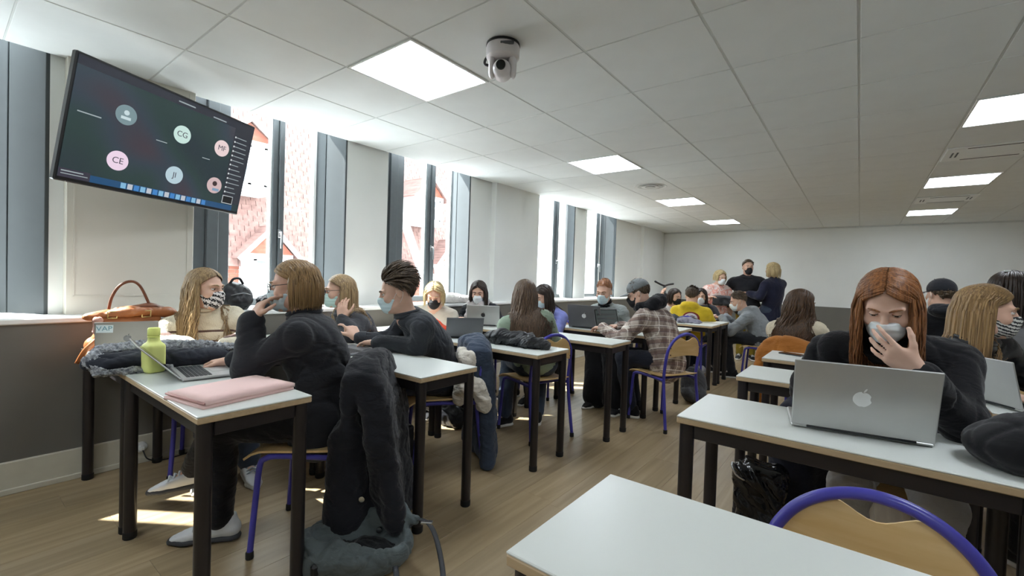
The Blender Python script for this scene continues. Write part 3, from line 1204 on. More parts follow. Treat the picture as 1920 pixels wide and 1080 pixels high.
def hand(W, f, n, right, curl=0.35, sc=1.0, thick=1.0, fan=0.05, thumb=0.35):
    """palm, four fingers of unequal length and a thumb; W wrist, f towards the knuckles, n palm normal"""
    f = nrm(f)
    n = nrm(n - f * (np.asarray(n) @ f))
    t = np.cross(f, n) if right else np.cross(n, f)
    pr = []
    K = []
    for off, fo in ((0.029, 0.083), (0.0095, 0.087), (-0.0105, 0.083), (-0.029, 0.075)):
        K.append(W + (f * fo + t * off) * sc)
    wr = [W + t * o * sc for o in (0.014, 0.006, -0.004, -0.014)]
    for k, w in zip(K, wr):
        pr.append(cone(w, k, 0.0145 * sc, 0.0105 * sc * thick, 0.012))
    pr.append(cone(W + (f * .015 + t * .02 + n * .006) * sc, W + (f * .05 + t * .034 + n * .008) * sc, .017 * sc, .014 * sc, .015))
    pr.append(cone(W + (f * .02 - t * .018 + n * .004) * sc, W + (f * .06 - t * .025 + n * .005) * sc, .014 * sc, .012 * sc, .015))
    cl = curl if isinstance(curl, (list, tuple)) else [curl] * 4
    lens = [(.041, .025, .021), (.046, .028, .022), (.042, .026, .021), (.033, .020, .019)]
    for i in range(4):
        p = K[i]
        dr = nrm(f + t * fan * (1.5 - i))
        c = cl[i]
        ax = np.cross(dr, n)
        for j, L in enumerate(lens[i]):
            dr = rotv(dr, ax, c * (1.0, 1.25, 0.8)[j])
            q = p + dr * L * sc
            r0 = (.0092, .0082, .0074)[j] * sc * thick
            r1 = (.0082, .0074, .0064)[j] * sc * thick
            if i == 3:
                r0, r1 = r0 * .88, r1 * .88
            pr.append(cone(p, q, r0, r1, 0.003))
            p = q
    p = W + (f * .03 + t * .03 + n * .004) * sc
    dr = nrm(f * .7 + t * .75 + n * .2)
    ax = np.cross(dr, nrm(n * .4 + f * .8 - t * .4))
    for L, r0, r1, a in ((.040, .0135, .0105, 0.0), (.032, .0105, .0092, thumb), (.026, .0092, .0075, thumb)):
        dr = rotv(dr, ax, a)
        q = p + dr * L * sc
        pr.append(cone(p, q, r0 * sc, r1 * sc, 0.006))
        p = q
    return pr

def head_prims(H, r, f, u, s, female):
    M = np.array([r, f, u])
    P = lambda x, y, z: H + (r * x + f * y + u * z) * s
    q = lambda *a: tuple(v * s for v in a)
    j = 0.9 if female else 1.0
    pr = [ell(P(0, -.012, .035), q(.074, .093, .083), M, .02),
          ell(P(0, .026, -.028), q(.060, .062, .080), M, .03),
          ell(P(0, .045, -.080), q(.040 * j, .040, .033), M, .03),
          cone(P(-.052 * j, .005, -.062), P(-.02, .062, -.093), .020 * s, .016 * s, .03),
          cone(P(.052 * j, .005, -.062), P(.02, .062, -.093), .020 * s, .016 * s, .03),
          ell(P(0, .080, -.096), q(.019, .016, .014), M, .02)]
    for sx in (-1, 1):
        pr += [cone(P(sx * .012, .089, .024), P(sx * .046, .074, .024), .0095 * s, .009 * s, .014),
               ell(P(sx * .042, .060, -.026), q(.022, .022, .020), M, .025)]
        e = ell(P(sx * .031, .097, .006), q(.0165, .018, .011), M, .012)
        e['sub'] = True
        pr.append(e)
        pr += [ell(P(sx * .077, -.014, -.004), q(.009, .019, .030), M, .006),
               ell(P(sx * .079, -.016, -.020), q(.007, .010, .014), M, .006)]
    pr += [cone(P(0, .088, .018), P(0, .110, -.026), .0075 * s, .0125 * s, .010),
           cone(P(-.010, .098, -.030), P(.010, .098, -.030), .0085 * s, .0085 * s, .008),
           cone(P(-.016, .088, -.056), P(.016, .088, -.056), .0075 * s, .0075 * s, .008),
           cone(P(-.014, .086, -.066), P(.014, .086, -.066), .0085 * s, .0085 * s, .008)]
    return pr

SC_R = V3(.079, .099, .089)
SC_C = V3(0, -.012, .035)
def hb_short(phi):
    a = abs((phi + math.pi) % (2 * math.pi) - math.pi)
    pts = [(0, 34), (0.55, 36), (0.95, 20), (1.25, 12), (1.6, 8), (1.95, -8), (2.5, -34), (3.2, -38)]
    for (a0, b0), (a1, b1) in zip(pts, pts[1:]):
        if a <= a1:
            return math.radians(b0 + (b1 - b0) * (a - a0) / (a1 - a0))
    return math.radians(-38)

def sph(phi, beta):
    return V3(math.sin(phi) * math.cos(beta), math.cos(phi) * math.cos(beta), math.sin(beta))

def slerp(a, b, t):
    a, b = nrm(a), nrm(b)
    w = math.acos(max(-1, min(1, a @ b)))
    if w < 1e-4:
        return a
    return (a * math.sin((1 - t) * w) + b * math.sin(t * w)) / math.sin(w)

def cap_shell(mb, X, s, grow, keep):
    """scalp shell on the hair-bearing region"""
    nu, nv = 48, 26
    idx = {}
    vs, fs = [], []
    for i in range(nv + 1):
        be = -math.pi / 2 + math.pi * i / nv
        for j in range(nu):
            ph = 2 * math.pi * j / nu
            d = sph(ph, be)
            vs.append(X(SC_C + d * (SC_R + grow)))
    for i in range(nv):
        be = -math.pi / 2 + math.pi * (i + .5) / nv
        for j in range(nu):
            ph = 2 * math.pi * (j + .5) / nu
            if keep(ph, be):
                l = (j + 1) % nu
                fs.append((i * nu + j, i * nu + l, (i + 1) * nu + l, (i + 1) * nu + j))
    used = sorted({k for f in fs for k in f})
    mp = {k: n for n, k in enumerate(used)}
    mb.add([vs[k] for k in used], [tuple(mp[k] for k in f) for f in fs])

def make_hair(fig, spec, seed):
    g = random.Random(seed)
    H, (r, f, u), s = fig['H'], fig['hb'], fig['hs']
    X = lambda p: H + (r * p[0] + f * p[1] + u * p[2]) * s
    style = spec.get('style', 'long')
    n = spec.get('n', 200)
    w = spec.get('w', 0.008)
    mb = MB()
    if style == 'long':
        phi0 = math.radians(spec.get('open', 52))
        part = spec.get('part', 0.0)
        L = spec.get('len', 0.25) + 0.045
        vol = spec.get('vol', 0.10)
        wave = spec.get('wave', 0.0)
        curl = spec.get('curl', 0.0)
        back = spec.get('back', 0.0)
        paths, widths = [], []
        for i in range(n):
            q = (i + g.random()) / n
            ph = phi0 + q * (2 * math.pi - 2 * phi0)
            a = abs((ph + math.pi) % (2 * math.pi) - math.pi)
            t = (a - phi0) / (math.pi - phi0)
            al = math.radians(46 - 92 * t + g.uniform(-14, 12))
            d0 = nrm(V3(part + g.uniform(-.03, .03) + (0.05 if math.sin(ph) > 0 else -0.05), math.sin(al), math.cos(al)))
            be = math.radians(4 - 8 * t + g.uniform(-7, 7))
            d1 = sph(ph, be)
            lay = g.uniform(0, 1)
            pts = []
            for k in range(8):
                x = k / 7
                d = slerp(d0, d1, x)
                gr = 1.0 + vol * (0.3 + 0.7 * min(1, x * 1.3)) * (0.5 + 0.6 * lay)
                p = SC_C + d * SC_R * gr
                if a < 1.2 and x > 0.45:
                    p = p + V3(0, -0.012 * (x - .45) * 2, 0)
                pts.append(X(p))
            out = nrm((r * d1[0] + f * (d1[1] - back)) * 1.0)
            fr = g.uniform(5, 8)
            p0 = g.uniform(0, 6.28)
            ll = L * (0.82 + 0.24 * g.random()) * (1 - spec.get('taper', 0.0) * (1 - t))
            m = max(5, int(ll / 0.042))
            p = pts[-1]
            lat = nrm(np.cross(out, (0, 0, 1)))
            dv = V3(0, 0, -1.0) - u * 0.35
            dv = nrm(dv)
            for k in range(1, m + 1):
                x = k / m
                st = ll / m
                p = p + dv * st + out * st * (spec.get('flare', 0.06) * (1 - x) - curl * x * x)
                wv_ = wave * math.sin(x * ll * fr * 6 + p0)
                pts.append(p + lat * wv_ * min(1, x * 2) + out * wave * 0.7 * math.cos(x * ll * fr * 6 + p0) * min(1, x * 2) + out * lay * 0.012 * s)
            paths.append((np.array(pts), out))
        allp = np.concatenate([p for p, o in paths])
        col = fig['collide']
        for _ in range(3):
            d = sdf_at(col, allp)
            mk = d < 0.008
            if not mk.any():
                break
            q = allp[mk]
            e = 0.004
            gd = np.stack([sdf_at(col, q + V3(*(e if a == b else 0 for b in range(3)))) - sdf_at(col, q - V3(*(e if a == b else 0 for b in range(3)))) for a in range(3)], 1)
            gd /= (np.linalg.norm(gd, axis=1, keepdims=True) + 1e-9)
            allp[mk] = q + gd * (0.009 - d[mk])[:, None]
        k = 0
        sides = spec.get('sides', 4)
        for p, out in paths:
            m = len(p)
            P = allp[k:k + m]
            k += m
            ww = w * g.uniform(0.7, 1.25)
            rr = [ww * (0.45 + 0.55 * math.sin(math.pi * min(1, 0.15 + i / (m - 1) * 0.75))) * (1 - 0.75 * max(0, (i / (m - 1) - .7) / .3)) for i in range(m)]
            mb.tube(P, rr, sides, flat=(out, 0.42), cap=False)
        cap_shell(mb, X, s, 0.0015, lambda ph, be: be > (math.radians(44) if abs((ph + math.pi) % (2 * math.pi) - math.pi) < phi0 + .1 else math.radians(-32)))
    else:
        flow = V3(*spec.get('flow', (0, -1, 0.1)))
        ln = spec.get('len', 0.05)
        lift = spec.get('lift', 0.3)
        i = 0
        while i < n:
            ph = g.uniform(-math.pi, math.pi)
            be = math.asin(g.uniform(-0.6, 1))
            if be < hb_short(ph) + spec.get('edge', 0.0):
                continue
            i += 1
            d = sph(ph, be)
            nn = nrm(d / SC_R)
            fl = flow.copy()
            if style == 'short':
                top = max(0, math.sin(be))
                fl = fl * top + V3(0, -.35, -1.0) * (1 - top)
            elif style == 'up':
                fl = nrm(V3(*spec['knot']) - (SC_C + d * SC_R))
            fl = fl + V3(g.uniform(-.35, .35), g.uniform(-.3, .3), g.uniform(-.2, .2)) * spec.get('mess', 0.6)
            tg = nrm(fl - nn * (fl @ nn))
            l_ = ln * g.uniform(.7, 1.2) * (0.55 + 0.6 * max(0, math.sin(be)) if style == 'short' else 1)
            p = SC_C + d * (SC_R - 0.002)
            pts = [X(p)]
            li = lift * (0.25 + max(0, math.sin(be)))
            for k in range(1, 6):
                x = k / 5
                p = p + (tg * (0.45 + 0.55 * x) + nn * li * (1 - 1.25 * x)) * l_ / 5 * 1.3
                e = (p - SC_C) / SC_R
                le = np.linalg.norm(e)
                if le < 1.03:
                    p = SC_C + e / le * 1.03 * SC_R
                    nn = nrm(p - SC_C)
                    tg = nrm(tg - nn * (tg @ nn))
                pts.append(X(p))
            ww = w * g.uniform(.7, 1.2)
            nw = nrm(r * nn[0] + f * nn[1] + u * nn[2])
            mb.tube(pts, [ww * .8, ww, ww, ww * .85, ww * .6, ww * .2], 5, flat=(nw, 0.45), cap=False)
        cap_shell(mb, X, s, 0.002, lambda ph, be: be > hb_short(ph) + spec.get('edge', 0.0))
        if style == 'up':
            kn = V3(*spec['knot'])
            for i in range(36):
                a0 = g.uniform(0, 6.28)
                tl = g.uniform(-.5, .5)
                R_ = spec.get('bun', 0.03) * g.uniform(.55, 1.0)
                pts = []
                for k in range(9):
                    a = a0 + k * .7
                    o = V3(math.cos(a), math.sin(a) * math.cos(tl), math.sin(a) * math.sin(tl)) * R_
                    pts.append(X(kn + o))
                mb.tube(pts, w * 1.1, 5, cap=False)
    return mb

def figure(S):
    """joint positions in world space"""
    F = dict(S)
    sc = S.get('sc', 1.0)
    r, f, u = basis((*S['face'], 0))
    P0 = V3(*S['pelvis']) if len(S['pelvis']) == 3 else V3(*S['pelvis'], 0.55)
    H = V3(*S['head'])
    hr, hf, hu = basis(S.get('look', (*S['face'], -0.15)))
    if S.get('roll'):
        a = math.radians(S['roll'])
        hr, hu = rotv(hr, hf, a), rotv(hu, hf, a)
    hs = S.get('hs', 0.97 if S.get('female') else 1.0)
    N = H - hu * 0.125 * hs - hf * 0.035 * hs + V3(0, 0, -0.035)
    N = N - r * 0 
    mid = (P0 + N) / 2 - f * S.get('bow', 0.05) + V3(0, 0, 0.02)
    B = lambda t: (1 - t) ** 2 * P0 + 2 * t * (1 - t) * mid + t * t * N
    tw = math.radians(S.get('twist', 0))
    lat = rotv(r, V3(0, 0, 1), tw)
    Cs = B(0.85)
    ax = nrm(B(0.95) - B(0.75))
    lat = nrm(lat - ax * (lat @ ax) * 0.7)
    shw = S.get('shw', 0.155 if S.get('female') else 0.178)
    sh = {1: Cs + lat * shw + V3(0, 0, S.get('shr', 0)), -1: Cs - lat * shw + V3(0, 0, S.get('shl', 0))}
    F.update(P0=P0, N=N, H=H, hb=(hr, hf, hu), hs=hs, B=B, r=r, f=f, lat=lat, sh=sh, shw=shw, scl=sc)
    l1, l2 = S.get('arm', (0.285, 0.25))
    el, wr = {}, {}
    for sd, key in ((1, 'r'), (-1, 'l')):
        w = S.get('w' + key)
        if w is None:
            w = P0 + f * 0.36 + r * sd * 0.16
            w[2] = 0.785 if P0[2] < .7 else P0[2] - 0.05
        if 'x' + key in S:
            el[sd], wr[sd] = V3(*S['x' + key]), V3(*w)
            continue
        el[sd], wr[sd] = ik(sh[sd], V3(*w), l1, l2, S.get('p' + key, nrm(r * sd * 0.6 - f * 0.35 - V3(0, 0, 1))))
    F['el'], F['wr'] = el, wr
    hip, kn, an, toe = {}, {}, {}, {}
    for sd, key in ((1, 'r'), (-1, 'l')):
        hip[sd] = P0 + r * sd * 0.085 + V3(0, 0, -0.01)
        if 'k' + key in S:
            kn[sd] = V3(*S['k' + key])
        elif P0[2] > .7:
            kn[sd] = hip[sd] * 0.5 + V3(*((P0 + r * sd * .09 + f * 0.03)[:2]), 0.08) * 0.5
        else:
            kn[sd] = hip[sd] + f * 0.41 + r * sd * S.get('spread', 0.03) + V3(0, 0, -0.02)
        if 'a' + key in S:
            an[sd] = V3(*S['a' + key])
        elif P0[2] > .7:
            an[sd] = V3(*(P0 + r * sd * .09)[:2], 0.09)
        else:
            an[sd] = V3(*(kn[sd] - f * S.get('tuck', 0.03))[:2], 0.09)
        tdir = S.get('t' + key, tuple(f + r * sd * .2))
        toe[sd] = nrm(V3(*tdir))
    F.update(hip=hip, kn=kn, an=an, toe=toe)
    return F

def torso(F, o, fem=None, hem=0.0):
    P0, N, B, lat, r, f = F['P0'], F['N'], F['B'], F['lat'], F['r'], F['f']
    fem = F.get('female') if fem is None else fem
    g = F.get('girth', 1.0)
    pr = []
    def fr(t):
        up = nrm(B(min(1, t + .05)) - B(t - .05))
        w = r * (1 - t) + lat * t
        w = nrm(w - up * (w @ up))
        return np.array([w, np.cross(up, w), up])
    pr.append(ell(P0 + V3(0, 0, .02 - hem * .5), ((.165 if fem else .158) * g + o, .118 * g + o, .105 + hem * .5 + o), np.array([r, f, (0, 0, 1)]), .06))
    pr.append(ell(B(.34), ((.128 if fem else .142) * g + o, .098 * g + o, .15), fr(.34), .08))
    pr.append(ell(B(.66), ((.140 if fem else .160) * g + o, .105 * g + o, .165), fr(.66), .07))
    M = fr(.66)
    if fem:
        for s in (-1, 1):
            pr.append(ell(B(.66) + M[0] * s * .068 + M[1] * .075 - M[2] * .01, (.062 + o * .5, .058 + o * .5, .062 + o * .5), M, .05))
    sh = F['sh']
    pr.append(cone(sh[-1], sh[1], .050 + o, .050 + o, .05, flat=(M[1], .95)))
    nb = N - V3(0, 0, .01)
    for s in (-1, 1):
        pr.append(cone(nb, nb + (sh[s] - nb) * .75, .050 + o * .6, .030 + o, .04))
    return pr

def arms(F, o, end=1.0, cuff=0.0, bell=0.0):
    pr = []
    m = 0.9 if F.get('female') else 1.0
    for s in (1, -1):
        if F.get('noarm') == s:
            continue
        a, e, w = F['sh'][s], F['el'][s], F['wr'][s]
        a = a + (e - a) * .14
        wE = e + (w - e) * end
        pr.append(cone(a, e, .050 * m + o, .040 * m + o, .03))
        pr.append(cone(e, wE, .041 * m + o, .027 * m + o + bell, .03))
    return pr

def legs(F, o, low=1.0, hemr=0.0):
    pr = []
    for s in (1, -1):
        h, k, a = F['hip'][s], F['kn'][s], F['an'][s]
        aE = k + (a - k) * low
        pr.append(cone(h, k, .082 + o, .057 + o, .05))
        pr.append(cone(k, k + (a - k) * .35, .055 + o, .054 + o, .03))
        pr.append(cone(k + (a - k) * .35, aE, .054 + o, .037 + o + hemr, .03))
    return pr

_shoes = {}
def shoe_meshes(kind):
    if kind in _shoes:
        return _shoes[kind]
    col, sole, lace = kind
    pr = [cone((0, -.05, .045), (0, .02, .050), .036, .034, .02), cone((0, .02, .045), (0, .13, .032), .036, .036, .02),
          cone((0, .13, .030), (0, .175, .026), .036, .026, .02), cone((0, -.035, .06), (0, -.03, .10), .038, .037, .02), cone((0, -.02, .072), (0, .075, .050), .036, .036, .02)]
    up = sdf_mesh(pr, .007, clip=[((0, 0, .016), (0, 0, -1)), ((0, -.03, .103), (0, 0.35, 1))], name='shoe')
    up.materials.append(cloth('shoe upper', col, 0.6, 0.04, fold=.1))
    so = sdf_mesh([cone((0, -.05, .0), (0, .02, .0), .039, .037, .02), cone((0, .02, .0), (0, .13, .0), .037, .042, .02), cone((0, .13, .0), (0, .18, .004), .042, .028, .02)],
                  .007, clip=[((0, 0, .024), (0, 0, 1)), ((0, 0, 0), (0, 0, -1))], name='sole')
    so.materials.append(plain('shoe sole', sole, 0.7))
    mb = MB()
    for k in range(4):
        y = .030 + k * .023
        mb.tube([(-.030, y - .004, .074 - k * .007), (0, y, .0975 - k * .0075), (.030, y - .004, .074 - k * .007)], .005, 6)
    la = mb.mesh('lace', plain('shoe lace', lace, 0.8), True)
    _shoes[kind] = (up, so, la)
    return _shoes[kind]

def person(S):
    F = figure(S)
    base = V3(F['P0'][0], F['P0'][1], 0)
    E_ = thing('person', S['label'], 'person', tuple(base), 0, 'people in the classroom')
    vb, vc = S.get('vox', (0.008, 0.010))
    seed = S.get('seed', 1)
    mskin = S.get('skin', SKIN)
    r, f, u = F['hb']
    hs, H = F['hs'], F['H']
    X = lambda x, y, z: H + (r * x + f * y + u * z) * hs
    hp = head_prims(H, r, f, u, hs, S.get('female'))
    nk = 0.050 if S.get('female') else 0.058
    neck = [cone(F['N'] - V3(0, 0, .02), X(0, -.022, -.045), nk, nk * .96, .03)]
    body = hp + neck + torso(F, -.006) + arms(F, -.004)
    for s, key in ((1, 'r'), (-1, 'l')):
        if F.get('noarm') == s:
            continue
        fd = V3(*S['d' + key]) if 'd' + key in S else nrm(F['wr'][s] - F['el'][s])
        nd = V3(*S['n' + key]) if 'n' + key in S else V3(0, 0, -1)
        if 'd' + key not in S and 'n' + key not in S and F['P0'][2] < .7:
            fd = nrm(V3(fd[0], fd[1], -0.05))
        body += hand(F['wr'][s], fd, nd, s > 0, S.get('c' + key, 0.35), S.get('hsc', 0.95 if S.get('female') else 1.03), thick=1.0 if vb < .007 else 1.12,
                     fan=S.get('fan', 0.07), thumb=S.get('th' + key, 0.35))
    body += legs(F, -.006)
    for s in (1, -1):
        a, t = F['an'][s], F['toe'][s]
        body.append(cone(a, a + t * .10 - V3(0, 0, .058), .029, .018, .02))
    soft('body', body, vb, mskin, E_, base)
    # eyes, brows
    if S.get('eyes', True):
        gz = S.get('gaze', -0.15)
        for sx in (-1, 1):
            mb = MB()
            c = X(sx * .031, .0755, .006)
            R_ = .0125 * hs
            e = nrm(f + u * gz)
            er, ef, eu = basis(e, u)
            Mx = np.array([er, eu, ef]).T
            prof = [(R_ * math.sin(a), R_ * math.cos(a)) for a in np.linspace(math.pi * .98, 0.02, 12)]
            mb.lathe(prof, 14, c, Mx)
            mb.lathe([(.0001, R_ * 1.03), (.0058 * hs, R_ * .915), (.0058 * hs, R_ * .90)], 12, c, Mx, mi=1)
            vs, fs = [], []
            nl, ml_ = 10, 6
            lo_ = S.get('lid', 0.25)
            for rng, sg in (((lo_, 1.5), 1), ((-1.5, -0.42), -1)):
                o = len(vs)
                for i in range(ml_ + 1):
                    el_ = rng[0] + (rng[1] - rng[0]) * i / ml_
                    for j in range(nl + 1):
                        az = -1.35 + 2.7 * j / nl
                        vs.append(c + (r * math.sin(az) * math.cos(el_) + f * math.cos(az) * math.cos(el_) + u * math.sin(el_)) * R_ * 1.10)
                for i in range(ml_):
                    for j in range(nl):
                        a = o + i * (nl + 1) + j
                        fs.append((a, a + 1, a + nl + 2, a + nl + 1))
            mb.add(vs, fs, 2)
            lash = []
            for j in range(9):
                az = -1.2 + 2.4 * j / 8
                lash.append(c + (r * math.sin(az) * math.cos(lo_) + f * math.cos(az) * math.cos(lo_) + u * math.sin(lo_)) * R_ * 1.13)
            mb.tube(lash, [.0006, .0010, .0012, .0013, .0013, .0013, .0012, .0010, .0006], 5, mi=1)
            mb.v = [np.asarray(v) - base for v in mb.v]
            mb.build('eye', [M_white_eye, M_iris, mskin], E_, True)
            b = MB()
            pts = [X(sx * x, y, z) - base for x, y, z in ((.012, .099, .024), (.026, .097, .030), (.040, .088, .029), (.050, .075, .023))]
            b.tube(curve_pts(pts, 9), [.0028, .0034, .0038, .0036, .0036, .0032, .003, .0024, .002, .0012][:len(curve_pts(pts, 9))], 6)
            b.build('eyebrow', S['hair_m'], E_, True)
    # mask
    if S.get('mask'):
        M = np.array([r, f, u])
        q = lambda *a: tuple(v * hs for v in a)
        mp = [ell(X(0, .026, -.030), q(.0655, .0685, .082), M, .03), ell(X(0, .047, -.080), q(.048, .047, .040), M, .03),
              cone(X(0, .092, .008), X(0, .108, -.026), .012 * hs, .016 * hs, .035), ell(X(0, .088, -.060), q(.034, .026, .045), M, .03)]
        tp = nrm(u * 1.0 - f * 0.28)
        bt = nrm(-u * 1.0 - f * 0.15)
        soft('face_mask', mp, min(.006, vb), S['mask'], E_, base, clip=[(X(0, .108, S.get('mask_top', -.006)), tp), (X(0, .085, -.122), bt), (X(0, .012, 0), -f)])
        for sx in (-1, 1):
            mb = MB()
            p = [X(sx * .064, .026, -.030), X(sx * .078, .006, -.004), X(sx * .084, -.022, .016), X(sx * .087, -.036, -.004), X(sx * .078, -.020, -.042), X(sx * .060, .02, -.088)]
            mb.tube(curve_pts(np.array(p) - base, 20), .0012, 5)
            mb.build('ear_loop', S.get('loop_m', M_maskwhite), E_, True)
    if S.get('glasses'):
        mb = MB()
        for sx in (-1, 1):
            ring = [X(sx * .034 + .024 * math.cos(a), .108 - .006 * abs(math.cos(a)), .003 + .020 * math.sin(a)) - base for a in np.linspace(0, 2 * math.pi, 17)[:-1]]
            mb.tube(ring, .0019, 6, closed=True)
            mb.tube(np.array([X(sx * .058, .103, .008), X(sx * .078, .07, .012), X(sx * .084, -.01, .012), X(sx * .082, -.03, -.004)]) - base, .0018, 6)
        mb.tube(np.array([X(-.011, .110, .008), X(0, .113, .011), X(.011, .110, .008)]) - base, .0018, 6)
        mb.build('glasses', S['glasses'], E_, True)
    # clothes
    T = S['top']
    tops = torso(F, T.get('o', .014), hem=T.get('hem', 0.03)) + arms(F, T.get('so', .014), T.get('end', .96), bell=T.get('bell', 0))
    if T.get('hood'):
        n = F['N']
        bk = -F['f']
        tops += [ell(n + bk * .105 + V3(0, 0, .035), (.115, .070, .060), np.array([F['lat'], F['f'], (0, 0, 1)]), .04)]
        for s in (-1, 1):
            tops += [cone(n + bk * .08 + F['lat'] * s * .075 + V3(0, 0, .05), n + F['f'] * .055 + F['lat'] * s * .05 - V3(0, 0, .02), .034, .024, .03)]
    if T.get('peplum'):
        tops += [cone(F['P0'] + V3(0, 0, .08), F['P0'] - V3(0, 0, .06), .17, .19, .05, flat=(F['f'], .75))]
    tops += T.get('extra', lambda F: [])(F)
    F['collide'] = tops + hp[:2] + neck
    ob = soft(T.get('name', 'sweater'), tops, vc, T['m'], E_, base, wrinkle=T.get('wr', .0045) * 1.2, relax=T.get('relax', 9), wscale=T.get('ws', 22), seed=seed)
    if T.get('collar'):
        mb = MB()
        n0 = F['N'] + V3(0, 0, T.get('cz', .005))
        axn = nrm(X(0, -.022, -.045) - F['N'])
        a_, b_, _ = basis(F['f'], axn)
        for h_, rad, tk in T['collar']:
            ring = [n0 + axn * h_ + (a_ * math.cos(t) * rad * 1.05 + b_ * math.sin(t) * rad) - V3(0, 0, .018) * math.sin(t) for t in np.linspace(0, 2 * math.pi, 25)[:-1]]
            mb.tube(np.array(ring) - base, tk, 8, closed=True)
        mb.build('collar', T.get('collar_m', T['m']), E_, True)
    if T.get('cuffs'):
        for s in (1, -1):
            mb = MB()
            e, w = F['el'][s], F['wr'][s]
            d = nrm(w - e)
            c = e + (w - e) * T.get('end', .96)
            mb.tube(np.array([c - d * .045, c - d * .01, c + d * .004]) - base, [.036 + T.get('so', .014) * .6, .036 + T.get('so', .014) * .55, .031 + T.get('so', .014) * .5], 14)
            mb.build('cuff', T['m'], E_, 40)
    if S.get('legs', True):
        L = S.get('bottom', {})
        bp = [ell(F['P0'] + V3(0, 0, .01), (.170, .125, .10), np.array([F['r'], F['f'], (0, 0, 1)]), .06)] + legs(F, L.get('o', .012), L.get('low', .97), L.get('hemr', .012))
        soft('trousers', bp, vc * 1.6, L.get('m', M_jean), E_, base, wrinkle=.004, relax=5, wscale=20, seed=seed + 5)
        kind = S.get('shoe', ('#1b1b1d', '#e0ddd6', '#d8d8d8'))
        up, so, la = shoe_meshes(kind)
        for s in (1, -1):
            a, t = F['an'][s], F['toe'][s]
            tr_, tf, tu = basis(t)
            o = link('shoe', up, E_)
            o.matrix_local = Matrix(((tr_[0], tf[0], tu[0], a[0] - base[0]), (tr_[1], tf[1], tu[1], a[1] - base[1]), (tr_[2], tf[2], tu[2], a[2] - .09), (0, 0, 0, 1)))
            link('sole', so, o)
            link('lace', la, o)
    if S.get('hair'):
        mb = make_hair(F, S['hair'], seed)
        mb.v = [np.asarray(v) - base for v in mb.v]
        mb.build('hair', S['hair_m'], E_, True)
    if S.get('cap'):
        c = S['cap']
        M = np.array([r, f, u])
        pr = [ell(X(0, -.012, .045), tuple(v * hs for v in (.088, .106, .090)), M, .01)]
        fd = c.get('dir', 1)
        soft('cap', pr, min(vb, .008), c['m'], E_, base, clip=[(X(0, 0, c.get('z', .040)), nrm(-u - f * .1 * fd))])
        g = []
        for i in range(6):
            row = []
            for j in range(11):
                a = -1.1 + 2.2 * j / 10
                ro = .085 + .012 * i * (math.cos(a) ** .5)
                row.append(X(ro * math.sin(a) * 1.0, fd * (.02 + (ro + .0) * math.cos(a) * 1.02), c.get('z', .040) + .004 - .006 * i / 5 - .018 * abs(math.sin(a)) ** 2) - base)
            g.append(row)
        MB().sheet(g, .004).build('brim', c['m'], E_, 60)
    S.get('post', lambda F, E, base: None)(F, E_, base)
    return F, E_

M_maskwhite = plain('ear elastic', '#e4e4e2', 0.8)
M_jean = cloth('dark blue jeans', '#262a35')
# ------------------------------------------------------------------ who sits where
HB = hairmat('dark blonde hair', '#66503a', '#b59a70')
HB2 = hairmat('light brown hair', '#664e34', '#b08e60')
HBR = hairmat('chestnut hair', '#2b1c13', '#5e4329')
HDK = hairmat('dark brown hair', '#17100c', '#3a2b22')
HRED = hairmat('copper hair', '#52301b', '#a36c40')
HBL = hairmat('blonde hair', '#8f7a50', '#d9c595')
HGR = hairmat('ash brown hair', '#3a2c22', '#6f5945')
HSH = hairmat('short dark hair', '#251d19', '#66543f')
MB_BLUE = maskmat('blue surgical mask', '#cfe3e8')
MB_WHITE = maskmat('white surgical mask', '#e2e8ea')
MB_BLACK = maskmat('black mask', '#17181b')
MB_ZEBRA = maskmat('zebra striped mask', 'zebra')
MB_PLEAT = maskmat('pleated striped mask', 'pleat')

# cream sweater with brown stripes low on body and sleeves
t = NT('cream striped knit')
v = t.coords()
sp = t.n('ShaderNodeSeparateXYZ')
t.l(v, sp.inputs[0])
wv = t.n('ShaderNodeTexWave', wave_type='BANDS', bands_direction='Z', wave_profile='SAW', i_Scale=5.2, i_Distortion=0.6)
t.l(v, wv.inputs['Vector'])
st = t.ramp(wv.outputs['Fac'], [(0.0, lin('#5f4a42')), (0.2, lin('#d8cfb8'))], 'CONSTANT')
lt = t.n('ShaderNodeMath', operation='LESS_THAN')
t.l(sp.outputs['Z'], lt.inputs[0])
lt.inputs[1].default_value = 0.90
n3 = t.n('ShaderNodeTexVoronoi', i_Scale=160.0)
t.l(v, n3.inputs['Vector'])
t.bump(n3.outputs['Distance'], 0.4, 0.006)
M_cream = t.set(t.mix(lt.outputs[0], lin('#d8cfb8'), st), 0.95)

# plaid flannel
t = NT('plaid flannel')
v = t.coords(rot=(0.25, 0.2, 0.3))
def _band(axis, sc, off, w):
    s_ = t.n('ShaderNodeSeparateXYZ')
    t.l(v, s_.inputs[0])
    m1 = t.n('ShaderNodeMath', operation='MULTIPLY_ADD')
    t.l(s_.outputs[axis], m1.inputs[0])
    m1.inputs[1].default_value = sc
    m1.inputs[2].default_value = off
    m2 = t.n('ShaderNodeMath', operation='FRACT')
    t.l(m1.outputs[0], m2.inputs[0])
    m3 = t.n('ShaderNodeMath', operation='LESS_THAN')
    t.l(m2.outputs[0], m3.inputs[0])
    m3.inputs[1].default_value = w
    return m3.outputs[0]
def _half(fac, k):
    m = t.n('ShaderNodeMath', operation='MULTIPLY')
    t.l(fac, m.inputs[0])
    m.inputs[1].default_value = k
    return m.outputs[0]
c = lin('#b9aca0')
c = t.mix(_half(_band('Z', 11, 0.1, .34), .62), c, lin('#6a4a42'))
